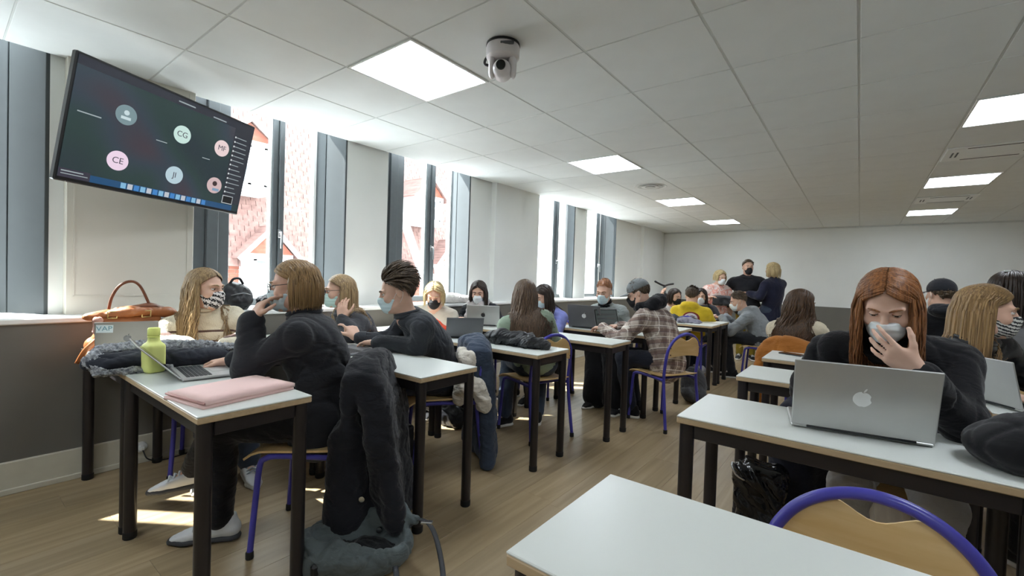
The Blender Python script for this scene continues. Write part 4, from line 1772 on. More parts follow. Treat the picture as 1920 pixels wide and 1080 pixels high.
c = t.mix(_half(_band('Y', 11, 0.3, .34), .55), c, lin('#5c4640'))
c = t.mix(_half(_band('X', 11, 0.3, .30), .45), c, lin('#5c4640'))
c = t.mix(_half(_band('Z', 11, 0.55, .08), .7), c, lin('#ece6dc'))
c = t.mix(_half(_band('Y', 11, 0.72, .08), .7), c, lin('#ece6dc'))
c = t.mix(_half(_band('Z', 22, 0.2, .07), .6), c, lin('#3c3f55'))
M_plaid = t.set(c, 0.92)
# pink and white print
t = NT('pink and white print')
v = t.coords()
nz = t.n('ShaderNodeTexNoise', i_Scale=13.0, i_Detail=2.0, i_Distortion=1.2)
t.l(v, nz.inputs['Vector'])
M_pinkprint = t.set(t.ramp(nz.outputs['Fac'], [(0.0, lin('#eadbd6')), (0.45, lin('#e6cfc8')), (0.52, lin('#d98d7c')), (0.62, lin('#e7b7a9')), (0.75, lin('#f0e4df'))]), 0.85)

C = cloth
BLK = C('black knit', '#292a2e')
JET = C('black sweater', '#18181b')
CHAR = C('charcoal sweater', '#33363b')
NAVY = C('navy coat cloth', '#23263a')
M_skirt = C('black trousers', '#17171a')
M_denimb = C('blue denim', '#3b4555')
M_greytr = C('light grey trousers', '#a7a6a6')
M_greyk = C('grey knit', '#8d9391', knit=.4)
M_greyh = C('heather hoodie', '#8c9296')
M_leather = plain('black leather', '#17171a', 0.38, var=.1, scale=8, bump=.3, bscale=30)
WHITE_SH = ('#d9dcde', '#d2d2cf', '#9aa3ad')
WHITE_DK = ('#d9dcde', '#3a3c40', '#c6cacd')
BLACK_SH = ('#17171a', '#e0ddd6', '#e6e6e6')

def watch(hand_key, mats, band=.0):
    def f(F, E_, base):
        s = 1 if hand_key == 'r' else -1
        e, w = F['el'][s], F['wr'][s]
        d = nrm(w - e)
        c = w - d * .035
        mb = MB().tube(np.array([c - d * .014, c - d * .012, c + d * .012, c + d * .014]) - base, [.033, .036, .036, .033], 18)
        n = nrm(np.cross(d, (0, 0, 1)))
        n = n if n[1] < 0 else -n
        mb.box(c + n * .036 - base, (.034, .012, .036), .004, rot=np.array([np.cross(n, d), n, d]).T, mi=0)
        mb.build('watch', mats, E_, 40)
        if band:
            MB().tube(np.array([w - d * .012 - base, w + d * .002 - base]), [.036, .034], 18).build('white_cuff_edge', M_sill, E_, 40)
    return f

def necklace_scarf(m, rad=.085, thick=.034, tails=True):
    def f(F, E_, base):
        n0 = F['N'] + V3(0, 0, .02)
        a_, b_ = F['lat'], F['f']
        pr = []
        pts = [n0 + a_ * math.cos(t) * rad + b_ * (math.sin(t) * rad + .015) - V3(0, 0, .025 * math.sin(t)) for t in np.linspace(0, 2 * math.pi, 13)]
        pr += chain(pts, thick, .02)
        if tails:
            for s in (-1, 1):
                p = n0 + b_ * .115 + a_ * s * .06
                pr += chain([p, p + b_ * .03 - V3(0, 0, .14), p + b_ * .02 - V3(0, 0, .30)], [.036, .04, .036], .02, flat=(b_, .6))
        soft('scarf', pr, .010, m, E_, base, wrinkle=.005, wscale=40)
    return f

PEOPLE = []
def P(**k):
    PEOPLE.append(k)

# --- left block, front to back
P(label='young woman in cream striped sweater and zebra mask by the left wall', female=True, seed=3, vox=(.0065, .009),
  pelvis=(-3.17, 1.12), face=(.92, -.39), head=(-3.04, .99, 1.10), look=(.86, .50, -.06), twist=10, bow=.05,
  wr=(-2.90, .87, .79), xr=(-3.13, .74, .82), nr=(0, 0, -1), dr=(.75, .62, -.05), cr=.25,
  wl=(-2.72, .98, .80), xl=(-2.88, 1.20, .82), dl=(.7, -.7, -.1),
  skin=SKIN, hair_m=HB, hair=dict(style='long', len=.30, n=640, w=.0058, part=.01, wave=.010, open=66, flare=.03, vol=.09),
  mask=MB_ZEBRA, loop_m=M_black, top=dict(m=M_cream, so=.020, o=.018, end=.97, collar=[(.02, .062, .014), (.045, .060, .012)], cuffs=False, wr=.005),
  bottom=dict(m=M_denimb), shoe=WHITE_SH, kr=(-2.80, .93, .50), kl=(-2.80, 1.12, .50), ar=(-2.92, .98, .09), al=(-2.80, 1.15, .09))
P(label='woman in black shirt with blonde bob, glasses and blue mask, chin on hand', female=True, seed=4, vox=(.0060, .008),
  pelvis=(-1.98, 1.12), face=(-.74, -.67), head=(-2.10, 1.045, 1.150), look=(-.62, -.78, -.14), bow=.07, shw=.165,
  xl=(-2.07, .84, .79), wl=(-2.13, .875, 1.0), dl=(.10, .30, .62), nl=(.1, .8, -.35), cl=[.35, .55, .65, .7], thl=.25,
  wr=(-2.36, .88, .785), xr=(-2.22, 1.10, .82), dr=(-.85, -.45, -.1), nr=(0, 0, -1),
  hair_m=HB2, hair=dict(style='long', len=.10, n=900, w=.0050, part=.0, open=84, flare=.05, vol=.14, curl=.12), mask=MB_BLUE, glasses=M_black,
  top=dict(m=BLK, so=.022, o=.022, end=.93, bell=.006, cuffs=True, hem=.10, collar=[(.012, .064, .016), (.03, .066, .013)], wr=.007, ws=16, name='shirt'),
  bottom=dict(m=M_skirt, o=.008), shoe=WHITE_DK, kl=(-2.18, .78, .53), al=(-2.235, .80, .095), tl=(-.62, -.78, 0), kr=(-2.42, .88, .56), ar=(-2.70, .84, .175), tr=(-.55, -.82, -.1))
P(label='long haired woman in grey blazer, glasses and green mask, hand on neck', female=True, seed=5, vox=(.0075, .010),
  pelvis=(-3.0, 2.07), face=(-.25, -.96), head=(-2.955, 1.80, 1.085), look=(-.42, -.90, -.06), bow=.06,
  xl=(-2.70, 1.74, .80), wl=(-2.80, 1.73, .90), dl=(-.25, .1, 1), nl=(-.5, .8, 0), cl=.3, wr=(-3.05, 1.62, .79),
  hair_m=HB, hair=dict(style='long', len=.34, n=480, w=.006, part=.0, open=82, flare=.02, vol=.08), mask=maskmat('green surgical mask', '#c9e6df'), glasses=M_black,
  top=dict(m=C('dark grey blazer', '#3a3b3f', fold=.2), so=.022, o=.022, hem=.08, wr=.004, collar=[(.0, .066, .016)], name='blazer'), bottom=dict(m=M_skirt))
P(label='young man in charcoal sweater and blue mask leaning over a laptop', seed=6, vox=(.0060, .008),
  pelvis=(-2.17, 2.09), face=(-.56, -.83), head=(-2.235, 1.745, 1.110), look=(-.62, -.76, -.26), bow=.09, shr=.03, shl=.03, skin=SKIN,
  xl=(-2.075, 1.78, .79), wl=(-2.36, 1.70, .795), dl=(-1, -.22, -.06), nl=(0, 0, -1), cl=.3,
  xr=(-2.42, 1.86, .79), wr=(-2.575, 1.70, .80), dr=(-.55, -.1, .62), nr=(-.75, .1, -.6), cr=[.35, .95, 1.05, 1.1], thr=.1,
  hair_m=HSH, hair=dict(style='short', n=1000, len=.085, w=.0052, flow=(.1, -.9, .45), lift=1.0, mess=.4), mask=MB_BLUE,
  top=dict(m=CHAR, so=.016, o=.014, end=.95, cuffs=True, hem=.05, cz=.012, collar=[(.0, .070, .012), (.014, .069, .010)], wr=.006, ws=18),
  bottom=dict(m=M_jean), shoe=WHITE_SH, kl=(-2.37, 1.75, .52), al=(-2.30, 1.80, .09), tl=(-.5, -.86, 0), kr=(-2.50, 1.86, .52), ar=(-2.52, 1.75, .09), post=watch('l', M_black))
P(label='blonde woman with black mask by the window looking down', female=True, seed=7, vox=(.010, .012),
  pelvis=(-3.20, 2.98), face=(.4, -.9), head=(-3.085, 2.83, 1.045), look=(.58, -.66, -.42),
  hair_m=HBL, hair=dict(style='long', len=.08, n=190, w=.010, part=.02, open=52, flare=.06, vol=.12), mask=MB_BLACK, lid=-.1,
  top=dict(m=C('cream top', '#c9c2b4'), collar=[(.0, .062, .014)]), bottom=dict(m=M_jean))
P(label='dark haired woman with pale scarf and white mask behind silver laptop', female=True, seed=8, vox=(.010, .012),
  pelvis=(-3.28, 3.80), face=(.35, -.93), head=(-3.215, 3.58, 1.06), look=(.52, -.80, -.30), lid=0.0,
  hair_m=HDK, hair=dict(style='long', len=.22, n=200, w=.010, part=.0, open=50, flare=.08, vol=.10), mask=MB_WHITE,
  top=dict(m=C('black cardigan', '#202126'), so=.018), bottom=dict(m=M_jean), post=necklace_scarf(C('pale grey scarf', '#b9b3b3')))
P(label='woman in sage green sweater with very long wavy hair seen from behind', female=True, seed=9, vox=(.009, .010),
  pelvis=(-2.03, 2.96), face=(-.70, .71), head=(-2.085, 2.87, 1.09), look=(-.55, .83, -.15), bow=.03, eyes=False,
  wr=(-2.15, 3.22, .79), wl=(-2.38, 3.10, .79),
  hair_m=HGR, hair=dict(style='long', len=.40, n=620, w=.0068, part=.0, open=50, flare=.04, vol=.12, wave=.012, curl=.02),
  top=dict(m=C('sage green knit', '#8fa08c', knit=.4), so=.024, o=.018, hem=.0, wr=.006, ws=17), bottom=dict(m=M_denimb), shoe=BLACK_SH,
  kr=(-2.20, 3.28, .52), kl=(-2.42, 3.12, .52), al=(-2.28, 2.90, .09), tl=(-.35, -.9, 0), ar=(-2.12, 3.15, .09))
P(label='dark haired woman in lavender blue sweater looking down at the wall side', female=True, seed=10, vox=(.010, .012),
  pelvis=(-2.62, 4.02), face=(-.1, -1), head=(-2.57, 3.86, 1.045), look=(-.25, -.86, -.42), lid=-.1,
  hair_m=HDK, hair=dict(style='long', len=.24, n=200, w=.010, part=.0, open=56, flare=.04, vol=.08), mask=MB_BLUE,
  top=dict(m=C('lavender blue knit', '#7f86c4'), so=.02), bottom=dict(m=M_jean))
P(label='red haired woman with bun in grey V-neck sweater and blue mask', female=True, seed=11, vox=(.009, .010),
  pelvis=(-2.08, 4.52), face=(.05, -1), head=(-2.10, 4.28, 1.105), look=(.12, -.95, -.22), lid=.05,
  hair_m=HRED, hair=dict(style='up', n=330, len=.075, w=.007, knot=(0, -.065, .118), bun=.032, lift=.12, mess=.2), mask=MB_BLUE,
  top=dict(m=M_greyk, so=.022, o=.020, collar=[(.012, .058, .018), (.042, .055, .016), (.065, .053, .012)], collar_m=C('black roll neck', '#131316'), wr=.005),
  bottom=dict(m=M_skirt, o=.04, hemr=.05), shoe=BLACK_SH, kr=(-2.08, 4.08, .50), kl=(-1.88, 4.06, .50), ar=(-2.0, 3.98, .09), al=(-1.76, 3.94, .09), tl=(.25, -.95, 0))
def hoodpad(F):
    n = F['N']
    return []
P(label='man in plaid shirt and grey cap hunched on a chair, seen from behind', seed=12, vox=(.009, .010),
  pelvis=(-1.33, 4.0), face=(-.97, .06), head=(-1.60, 3.965, 1.12), look=(-.90, -.18, -.38), bow=.10, shw=.19,
  wl=(-1.86, 3.80, .79), wr=(-1.84, 4.12, .79), hair_m=HSH, hair=dict(style='short', n=320, len=.045, w=.008, flow=(0, -1, -.2), lift=.1, edge=-.4), mask=MB_BLACK,
  cap=dict(m=C('grey cap cloth', '#7d8285'), z=.030), top=dict(m=M_plaid, so=.026, o=.026, hem=.10, wr=.006, ws=18, name='plaid_shirt'),
  bottom=dict(m=M_jean), shoe=BLACK_SH, girth=1.08, kl=(-1.70, 3.90, .53), kr=(-1.72, 4.08, .53), al=(-1.60, 3.88, .09), ar=(-1.65, 4.1, .09),
  post=lambda F, E_, base: soft('hood', chain([F['N'] - F['f'] * .10 + F['lat'] * .09 + V3(0, 0, .055), F['N'] - F['f'] * .11 + V3(0, 0, .075), F['N'] - F['f'] * .10 - F['lat'] * .09 + V3(0, 0, .055),
      F['N'] + F['f'] * .02 - F['lat'] * .085 + V3(0, 0, .015), F['N'] + F['f'] * .09 - F['lat'] * .03 + V3(0, 0, 0)], [.05, .062, .052, .04, .03], .04), .011, C('black hood', '#191a1e'), E_, base, wrinkle=.006, wscale=25))
P(label='woman in white top and black mask with raised hand at the back', female=True, seed=13, vox=(.0115, .014),
  pelvis=(-2.22, 6.78), face=(.75, -.6), head=(-2.135, 6.66, 1.025), look=(.85, -.45, -.15), xr=(-2.36, 6.50, .92), wr=(-2.27, 6.47, 1.02), dr=(.2, .1, 1), nr=(.5, .5, 0),
  hair_m=HDK, hair=dict(style='long', len=.10, n=130, w=.013, open=58, flare=.06, vol=.10), mask=MB_BLACK,
  top=dict(m=C('white knit', '#d6d3d4'), so=.022), bottom=dict(m=M_jean))
def badge(F, E_, base):
    # round printed emblem on the back of the hoodie
    c = F['B'](.62) - F['f'] * .155 + F['r'] * .035
    n = -F['f']
    u = nrm(F['B'](.75) - F['B'](.5))
    a = np.cross(u, n)
    for nm, R_, m, off in (('print_ring', .105, plain('dark red print', '#7c2f2a', .8), .0), ('print_disc', .082, plain('grey white print', '#c9c4c8', .8), .004)):
        g = []
        for i in range(5):
            row = []
            for j in range(25):
                t_ = 2 * math.pi * j / 24
                rr = R_ * i / 4
                p = c + a * math.cos(t_) * rr + u * math.sin(t_) * rr * .8
                d = sdf_at(F['collide'], p[None])[0]
                p = p - n * (d - .010 - off)
                row.append(p - base)
            g.append(row)
        MB().sheet(g, .002).build(nm, m, E_, True)
    mb = MB()
    for q in range(3):
        pts = []
        for j in range(7):
            p = c + a * (-.05 + .10 * j / 6) + u * (.028 - .026 * q + .006 * math.sin(j * 2.0 + q))
            d = sdf_at(F['collide'], p[None])[0]
            pts.append(p - n * (d - .018) - base)
        mb.tube(pts, .005, 5)
    mb.build('print_letters', plain('plum print', '#7a5a6a', .8), E_, True)
P(label='person in yellow hoodie with round emblem seen from behind', seed=14, vox=(.0115, .013), eyes=False,
  pelvis=(-1.75, 6.13), face=(-.08, 1), head=(-1.755, 6.19, 1.055), look=(-.1, .95, -.25), hair_m=HSH, hair=dict(style='short', n=380, len=.06, w=.009, flow=(0, -1, -.1), lift=.3),
  top=dict(m=C('yellow hoodie', '#d5b62c'), so=.026, o=.026, hood=True, name='hoodie', wr=.005), bottom=dict(m=M_denimb), shoe=WHITE_SH, post=badge)
P(label='dark haired woman with white mask behind the yellow hoodie', female=True, seed=15, vox=(.0115, .014),
  pelvis=(-1.84, 7.16), face=(.2, -1), head=(-1.86, 7.0, 1.04), look=(.2, -.95, -.1), hair_m=HDK, hair=dict(style='long', len=.22, n=130, w=.013, open=50, flare=.04, vol=.06), mask=MB_WHITE,
  top=dict(m=C('dark grey top', '#3c3c42')), bottom=dict(m=M_jean))
P(label='standing blonde woman in pink and white print with white mask', female=True, seed=16, vox=(.0115, .014),
  pelvis=(-1.90, 8.05, .80), face=(.6, -.75), head=(-1.83, 7.98, 1.345), look=(.75, -.62, -.2), hair_m=HBL, hair=dict(style='long', len=.05, n=130, w=.013, open=52, vol=.12), mask=MB_WHITE,
  wr=(-1.95, 7.78, 1.0), wl=(-1.62, 7.95, 1.0), top=dict(m=M_pinkprint, so=.03, o=.026, hem=.06, wr=.006), bottom=dict(m=M_skirt), arm=(.27, .24))
P(label='standing man in dark quilted vest and black mask at the back wall', seed=17, vox=(.0115, .014),
  pelvis=(-1.47, 8.32, .86), face=(.25, -.97), head=(-1.475, 8.27, 1.525), look=(.45, -.89, .0), hair_m=HSH, hair=dict(style='short', n=320, len=.045, w=.009, flow=(0, -1, .1), lift=.4), mask=MB_BLACK,
  girth=1.12, shw=.195, wr=(-1.75, 8.25, .86), wl=(-1.20, 8.2, .92), top=dict(m=C('dark quilted vest', '#26272c', fold=.2), so=.022, o=.03, hem=.08, collar=[(.0, .078, .02)], wr=.005, name='vest',
  extra=lambda F: [cone(F['sh'][s], F['sh'][s] + F['lat'] * s * .03 - V3(0, 0, .03), .068, .066, .03) for s in (-1, 1)]), bottom=dict(m=C('mustard trousers', '#a08a35')))
P(label='standing blonde woman in long navy coat seen from behind', female=True, seed=18, vox=(.0115, .014), eyes=False,
  pelvis=(-1.12, 8.22, .84), face=(-.75, .5), head=(-1.115, 8.2, 1.485), look=(-.85, .45, .0), hair_m=HBL, hair=dict(style='long', len=.10, n=150, w=.012, open=50, vol=.12),
  wl=(-1.42, 8.10, 1.10), xl=(-1.24, 7.98, 1.06), wr=(-1.35, 8.5, 1.0), top=dict(m=NAVY, so=.03, o=.03, hem=.30, name='coat', wr=.005), bottom=dict(m=M_denimb, o=.02))
P(label='man in grey hoodie sitting in profile at the back tables', seed=19, vox=(.010, .011),
  pelvis=(-.98, 6.62), face=(-1, -.05), head=(-1.265, 6.55, 1.015), look=(-.90, -.25, -.35), bow=.10, hair_m=HSH, hair=dict(style='short', n=340, len=.05, w=.0085, flow=(0, -1, 0), lift=.2, edge=-.05), mask=MB_WHITE,
  wl=(-1.45, 6.50, .79), wr=(-1.45, 6.72, .79), top=dict(m=M_greyh, so=.024, o=.022, hood=True, hem=.08, name='hoodie', wr=.005), bottom=dict(m=C('charcoal trousers', '#2b2d31')),
  shoe=BLACK_SH, kl=(-1.40, 6.50, .52), kr=(-1.40, 6.72, .52), al=(-1.30, 6.48, .09), ar=(-1.45, 6.72, .09))
# --- right block
P(label='woman in cream sweater with wavy chestnut hair seen from behind', female=True, seed=20, vox=(.010, .011),
  pelvis=(-.33, 4.32), face=(.25, .97), shw=.145, head=(-.365, 4.24, 1.085), look=(.72, .66, -.12), hair_m=HBR, hair=dict(style='long', len=.36, n=480, w=.0080, part=.0, open=48, wave=.022, flare=.06, vol=.12), eyes=True,
  wr=(-.12, 4.62, .60), wl=(-.36, 4.68, .60), top=dict(m=C('cream knit', '#cfc4ac', knit=.4), so=.026, o=.024, wr=.005), bottom=dict(m=M_jean))
P(label='copper haired woman in black sweater, hand over mask, behind silver laptop', female=True, seed=21, vox=(.0052, .008),
  pelvis=(.13, 2.52), face=(-.03, -1), head=(.078, 2.03, 1.172), look=(-.10, -.92, -.50), bow=.11, shw=.172, gaze=-.35, lid=.05, mask_top=-.016, skin=skin('pale skin', '#e0bba6'),
  xl=(.275, 2.03, .80), wl=(.150, 1.895, .972), dl=(-.74, .0, .55), nl=(.22, .95, .18), cl=[.12, .30, .34, .36], thl=.12, fan=.13,
  wr=(-.06, 2.03, .785), xr=(-.16, 2.24, .80), dr=(.5, -.6, -.05),
  hair_m=HRED, hair=dict(style='long', len=.25, n=1000, w=.0050, part=.0, open=47, flare=.03, vol=.12, wave=.006, curl=.04), mask=MB_WHITE,
  top=dict(m=JET, so=.026, o=.024, end=.90, cuffs=True, hem=.06, collar=[(.0, .064, .013)], wr=.005, ws=17), bottom=dict(m=M_greytr), shoe=WHITE_SH,
  kr=(.0, 2.06, .50), kl=(.24, 2.05, .50), ar=(-.02, 2.12, .09), al=(.22, 2.15, .09), post=watch('l', M_black, 1))
P(label='person in black cap seen from behind between the two women at right', seed=22, vox=(.010, .012), eyes=False,
  pelvis=(.56, 5.2), face=(-.15, 1), head=(.52, 5.03, 1.20), look=(-.45, .88, .0), hair_m=HSH, hair=dict(style='short', n=220, len=.04, w=.009, flow=(0, -1, -.2), lift=.1, edge=-.1), mask=MB_WHITE,
  cap=dict(m=C('black cap cloth', '#202126'), z=.020), top=dict(m=C('black jacket', '#1d1e22'), so=.022, o=.022, hood=True, name='jacket'), bottom=dict(m=M_jean))
P(label='long haired woman in black leather jacket and striped mask in profile', female=True, seed=23, vox=(.0065, .009),
  pelvis=(.40, 3.30), face=(.75, -.6), head=(.458, 2.95, 1.14), look=(.985, .02, -.10), bow=.05, shw=.165, wr=(.50, 2.84, .79), xr=(.28, 2.98, .84), wl=(.72, 2.98, .79), xl=(.66, 3.2, .82),
  hair_m=HB2, hair=dict(style='long', len=.24, n=680, w=.0060, part=.0, open=74, flare=.05, vol=.07, back=.6), mask=MB_PLEAT, loop_m=M_black, glasses=None,
  top=dict(m=M_leather, so=.022, o=.022, hem=.04, collar=[(.0, .070, .020), (.02, .072, .014)], wr=.006, ws=22, name='leather_jacket'), bottom=dict(m=M_skirt))
P(label='dark haired person with hair clips behind the leather jacket woman', female=True, seed=24, vox=(.010, .012), eyes=False,
  pelvis=(.76, 3.92), face=(.5, .85), head=(.675, 3.70, 1.225), look=(.6, .8, -.2), hair_m=HDK, hair=dict(style='long', len=.18, n=220, w=.011, open=45, vol=.16),
  top=dict(m=C('grey marl top', '#7b7b7d'), so=.022), bottom=dict(m=M_jean),
  post=lambda F, E_, base: MB().box(F['H'] + V3(-.03, -.045, .125) - base, (.028, .010, .010), .003).box(F['H'] + V3(.05, -.04, .11) - base, (.024, .010, .010), .003).build('hair_clip', M_sill, E_))

for S in PEOPLE:
    person(S)

# chairs under them (label, place, facing)
for x, y, fc, lab in [
    (-3.17, 1.10, (.92, -.39), 'violet school chair of the woman in cream striped sweater'),
    (-1.98, 1.11, (-.74, -.67), 'violet school chair under the woman in black shirt'),
    (-3.0, 2.06, (-.25, -.96), 'violet school chair of the woman in grey blazer'),
    (-2.16, 2.08, (-.56, -.83), 'violet school chair under the man in charcoal sweater'),
    (-3.20, 2.98, (.4, -.9), 'violet school chair of the blonde woman with black mask'),
    (-3.28, 3.79, (.35, -.93), 'violet school chair of the woman with pale scarf'),
    (-2.02, 2.95, (-.95, .31), 'violet school chair under the woman in sage green sweater'),
    (-2.62, 4.02, (-.1, -1), 'violet school chair of the woman in lavender blue sweater'),
    (-2.08, 4.52, (.05, -1), 'violet school chair of the red haired woman with bun'),
    (-1.33, 3.93, (-.90, .43), 'violet school chair with arched back behind the plaid shirt'),
    (-2.22, 6.78, (.75, -.6), 'violet school chair of the woman in white top at the back'),
    (-1.75, 6.12, (-.08, 1), 'violet school chair under the yellow hoodie'),
    (-1.84, 7.16, (.2, -1), 'violet school chair behind the yellow hoodie'),
    (-.98, 6.62, (-1, -.05), 'violet school chair under the man in grey hoodie'),
    (-.33, 4.31, (.25, .97), 'violet school chair with mustard jacket hung on its back'),
    (.13, 2.52, (-.03, -1), 'violet school chair of the copper haired woman'),
    (.56, 5.2, (-.15, 1), 'violet school chair of the person in black cap'),
    (.40, 3.30, (.75, -.6), 'violet school chair of the woman in leather jacket'),
    (.76, 3.92, (.5, .85), 'violet school chair of the person with hair clips'),
    (-.08, 6.05, (-1, .2), 'empty violet school chair in the back of the right block')]:
    chair(x, y, fc, lab)
# ------------------------------------------------------------------ laptops
M_alu = plain('silver aluminium', '#b9bab8', 0.38, 0.55, var=0.02)
M_alug = plain('space grey aluminium', '#76777a', 0.4, 0.5, var=0.02)
M_key = plain('dark key', '#232427', 0.5)
M_scr = plain('screen glass', '#0c0e10', 0.12)
M_logo_l = plain('pale logo', '#e9ecec', 0.25)
M_logo_d = plain('dark mirror logo', '#2a2b2e', 0.2)

def apple_outline(sz):
    pts = []
    for i in range(48):
        a = math.pi / 2 - 2 * math.pi * i / 48
        x, y = math.cos(a), math.sin(a)
        r_ = 0.50
        r_ *= 1 - 0.17 * math.exp(-((a - math.pi / 2) / 0.28) ** 2)
        b = (a + math.pi / 2 + math.pi) % (2 * math.pi) - math.pi
        r_ *= 1 - 0.10 * math.exp(-(b / 0.25) ** 2)
        r_ *= 1 + 0.06 * math.sin(a) * (1 if y > 0 else 1.0)
        px, py = x * r_ * 0.95, y * r_
        if py < -0.1:
            px *= 1 - 0.25 * ((-py - .1) / .4) ** 1.5
        c = (0.62, 0.10)
        d = math.hypot(px - c[0], py - c[1])
        if d < 0.235:
            k = 0.235 / max(d, 1e-6)
            px, py = c[0] + (px - c[0]) * k, c[1] + (py - c[1]) * k
        pts.append((px * sz, py * sz))
    leaf = []
    for i in range(16):
        t = i / 15
        if t <= .5:
            q = t * 2
            leaf.append(((0.02 + .20 * q + .0) * sz, (.50 + .24 * q + .09 * math.sin(math.pi * q)) * sz))
        else:
            q = 2 - t * 2
            leaf.append(((0.02 + .20 * q) * sz, (.50 + .24 * q - .09 * math.sin(math.pi * q)) * sz))
    return pts, leaf[:-1]

def laptop(label, hinge, face, w, d, open_deg, body, logo=None, screen='off', z=TZ):
    """hinge = middle of the hinge line on the table; face = direction from hinge to its user"""
    rz = math.atan2(face[1], face[0]) - math.pi / 2
    L = thing('laptop', label, 'laptop', (hinge[0], hinge[1], z), rz, 'open laptops on the tables')
    bm_ = MB().box((0, d / 2, .0085), (w, d, .011), .004).build('base', body, L)
    for sx in (-1, 1):
        for y in (.02, d - .02):
            MB().lathe([(.006, 0), (.006, .004)], 8, (sx * (w / 2 - .025), y, 0)).build('rubber_foot', M_cap, bm_)
    kb = MB()
    for i in range(6):
        for j in range(13):
            kw = (w - .05) / 13
            kh = d * .46 / 6
            if i == 5 and 3 < j < 9:
                continue
            kb.box((-w / 2 + .025 + kw * (j + .5), .018 + kh * (i + .5), .0145), (kw - .003, kh - .003, .0022))
    kw = (w - .05) / 13
    kb.box((-w / 2 + .025 + kw * 6.5, .018 + kh * 5.5, .0145), (kw * 5 - .003, kh - .003, .0022))
    k = kb.build('keyboard', M_key, L)
    k['kind'] = 'stuff'
    MB().box((0, d * .78, .0143), (w * .36, d * .34, .0012), .0005).build('trackpad', body, L)
    a = math.radians(open_deg)
    up = V3(0, -math.cos(math.pi - a) if False else math.cos(a), math.sin(a))
    up = V3(0, math.cos(a), math.sin(a))      # open_deg 90 = upright, more = leaning back
    nb = V3(0, -math.sin(a), math.cos(a))      # out of the back of the lid
    R = np.array([(1, 0, 0), up, nb]).T
    h = d * .98
    c0 = V3(0, -.004, .014)
    lid = MB().box(c0 + up * h / 2, (w, h, .006), .0028, rot=R).build('lid', body, L)
    sc_ = MB().box(c0 + up * h / 2 - nb * .0035, (w - .012, h - .016, .0012), rot=R)
    s_ = sc_.build('screen', M_scr, L)
    if screen != 'off':
        m = emitter('dim lit screen', screen, .35)
        mb = MB()
        mb.box(c0 + up * h * .52 - nb * .0045, (w - .03, h * .82, .0008), rot=R)
        mb.build('picture', m, s_)
        mb = MB()
        for q in range(3):
            mb.box(c0 + up * h * (.30 + .2 * q) - nb * .0052, (w * .8, h * .10, .0006), rot=R)
        mb.build('picture_bands', plain('grey band', '#4a4d4c', .4), s_)
    MB().tube([(-w * .38, -.004, .012), (w * .38, -.004, .012)], .005, 8).build('hinge', M_key, L, True)
    if logo is not None:
        o = c0 + up * h * .5 + nb * .0031
        body_, leaf = apple_outline(.050 * w / .36)
        mb = MB().prism(body_, o, (1, 0, 0), up, nb, .0006).prism(leaf, o, (1, 0, 0), up, nb, .0006)
        lg = mb.build('logo', logo, L)
        lg['kind'] = 'stuff'
    return L

laptop('large silver laptop with pale fruit logo on right table, lid towards viewer', (.015, 1.835), (-.16, .987), .372, .235, 102, M_alu, M_logo_l)
Lp1 = laptop('grey laptop with blue sticker at the left wall beside tan bag', (-2.98, .625), (-.97, .25), .25, .185, 103, plain('worn grey aluminium', '#8f8c86', .55, .2, var=.02), M_logo_d)
laptop('open laptop of the woman in black shirt, keyboard towards viewer', (-2.345, .655), (.12, .993), .30, .205, 134, M_alu, None)
laptop('open grey laptop of the man in charcoal sweater', (-2.43, 1.455), (.0, 1), .31, .215, 118, M_alug, None)
laptop('silver laptop with bright lid before the woman with pale scarf', (-2.89, 3.30), (-.55, .83), .32, .20, 104, M_alu, M_logo_d)
laptop('dark grey laptop with pale fruit logo before the red haired woman', (-2.16, 4.0), (-.22, .97), .33, .23, 104, M_alug, M_logo_l)
laptop('laptop with lit banded screen turned towards the plaid shirt man', (-1.93, 4.06), (.85, -.35), .30, .20, 106, M_alug, None, '#39413f')
laptop('small dark laptop leaning open beside the orange bag', (-2.40, 2.52), (-.75, .66), .28, .18, 120, M_alug, None)
laptop('dark laptop before the man in grey hoodie', (-1.66, 6.66), (.92, -.2), .30, .20, 118, M_alug, None)
laptop('grey laptop half hidden beside the black sweater at right', (.455, 2.80), (.80, .55), .30, .20, 104, M_alu, None)
laptop('dark laptop at the right frame edge beyond the leather jacket', (.83, 2.86), (.1, 1), .32, .22, 100, M_alug, None)

# blue lettered sticker on the lid of the grey laptop at the wall
a_ = math.radians(103)
up_, nb_ = V3(0, math.cos(a_), math.sin(a_)), V3(0, -math.sin(a_), math.cos(a_))
oo = V3(0, -.004, .014) + up_ * .148 + nb_ * .0031 + V3(-.088, 0, 0)
stk = MB().prism([(-.032, -.020), (.032, -.022), (.034, .018), (-.030, .021)], oo, (1, 0, 0), up_, nb_, .0006).build('sticker', plain('pale sticker', '#c6d2d6', .5), Lp1, label='pale blue lettered sticker')
me = text_mesh('VAP', .034, .0004)
me.materials.append(plain('blue grey lettering', '#5f8a9a', .5))
o = link('sticker_letters', me, stk)
R_ = np.array([(1, 0, 0), up_, nb_]).T
p_ = oo + nb_ * .0010
o.matrix_local = Matrix([[*R_[0], p_[0]], [*R_[1], p_[1]], [*R_[2], p_[2]], [0, 0, 0, 1]])

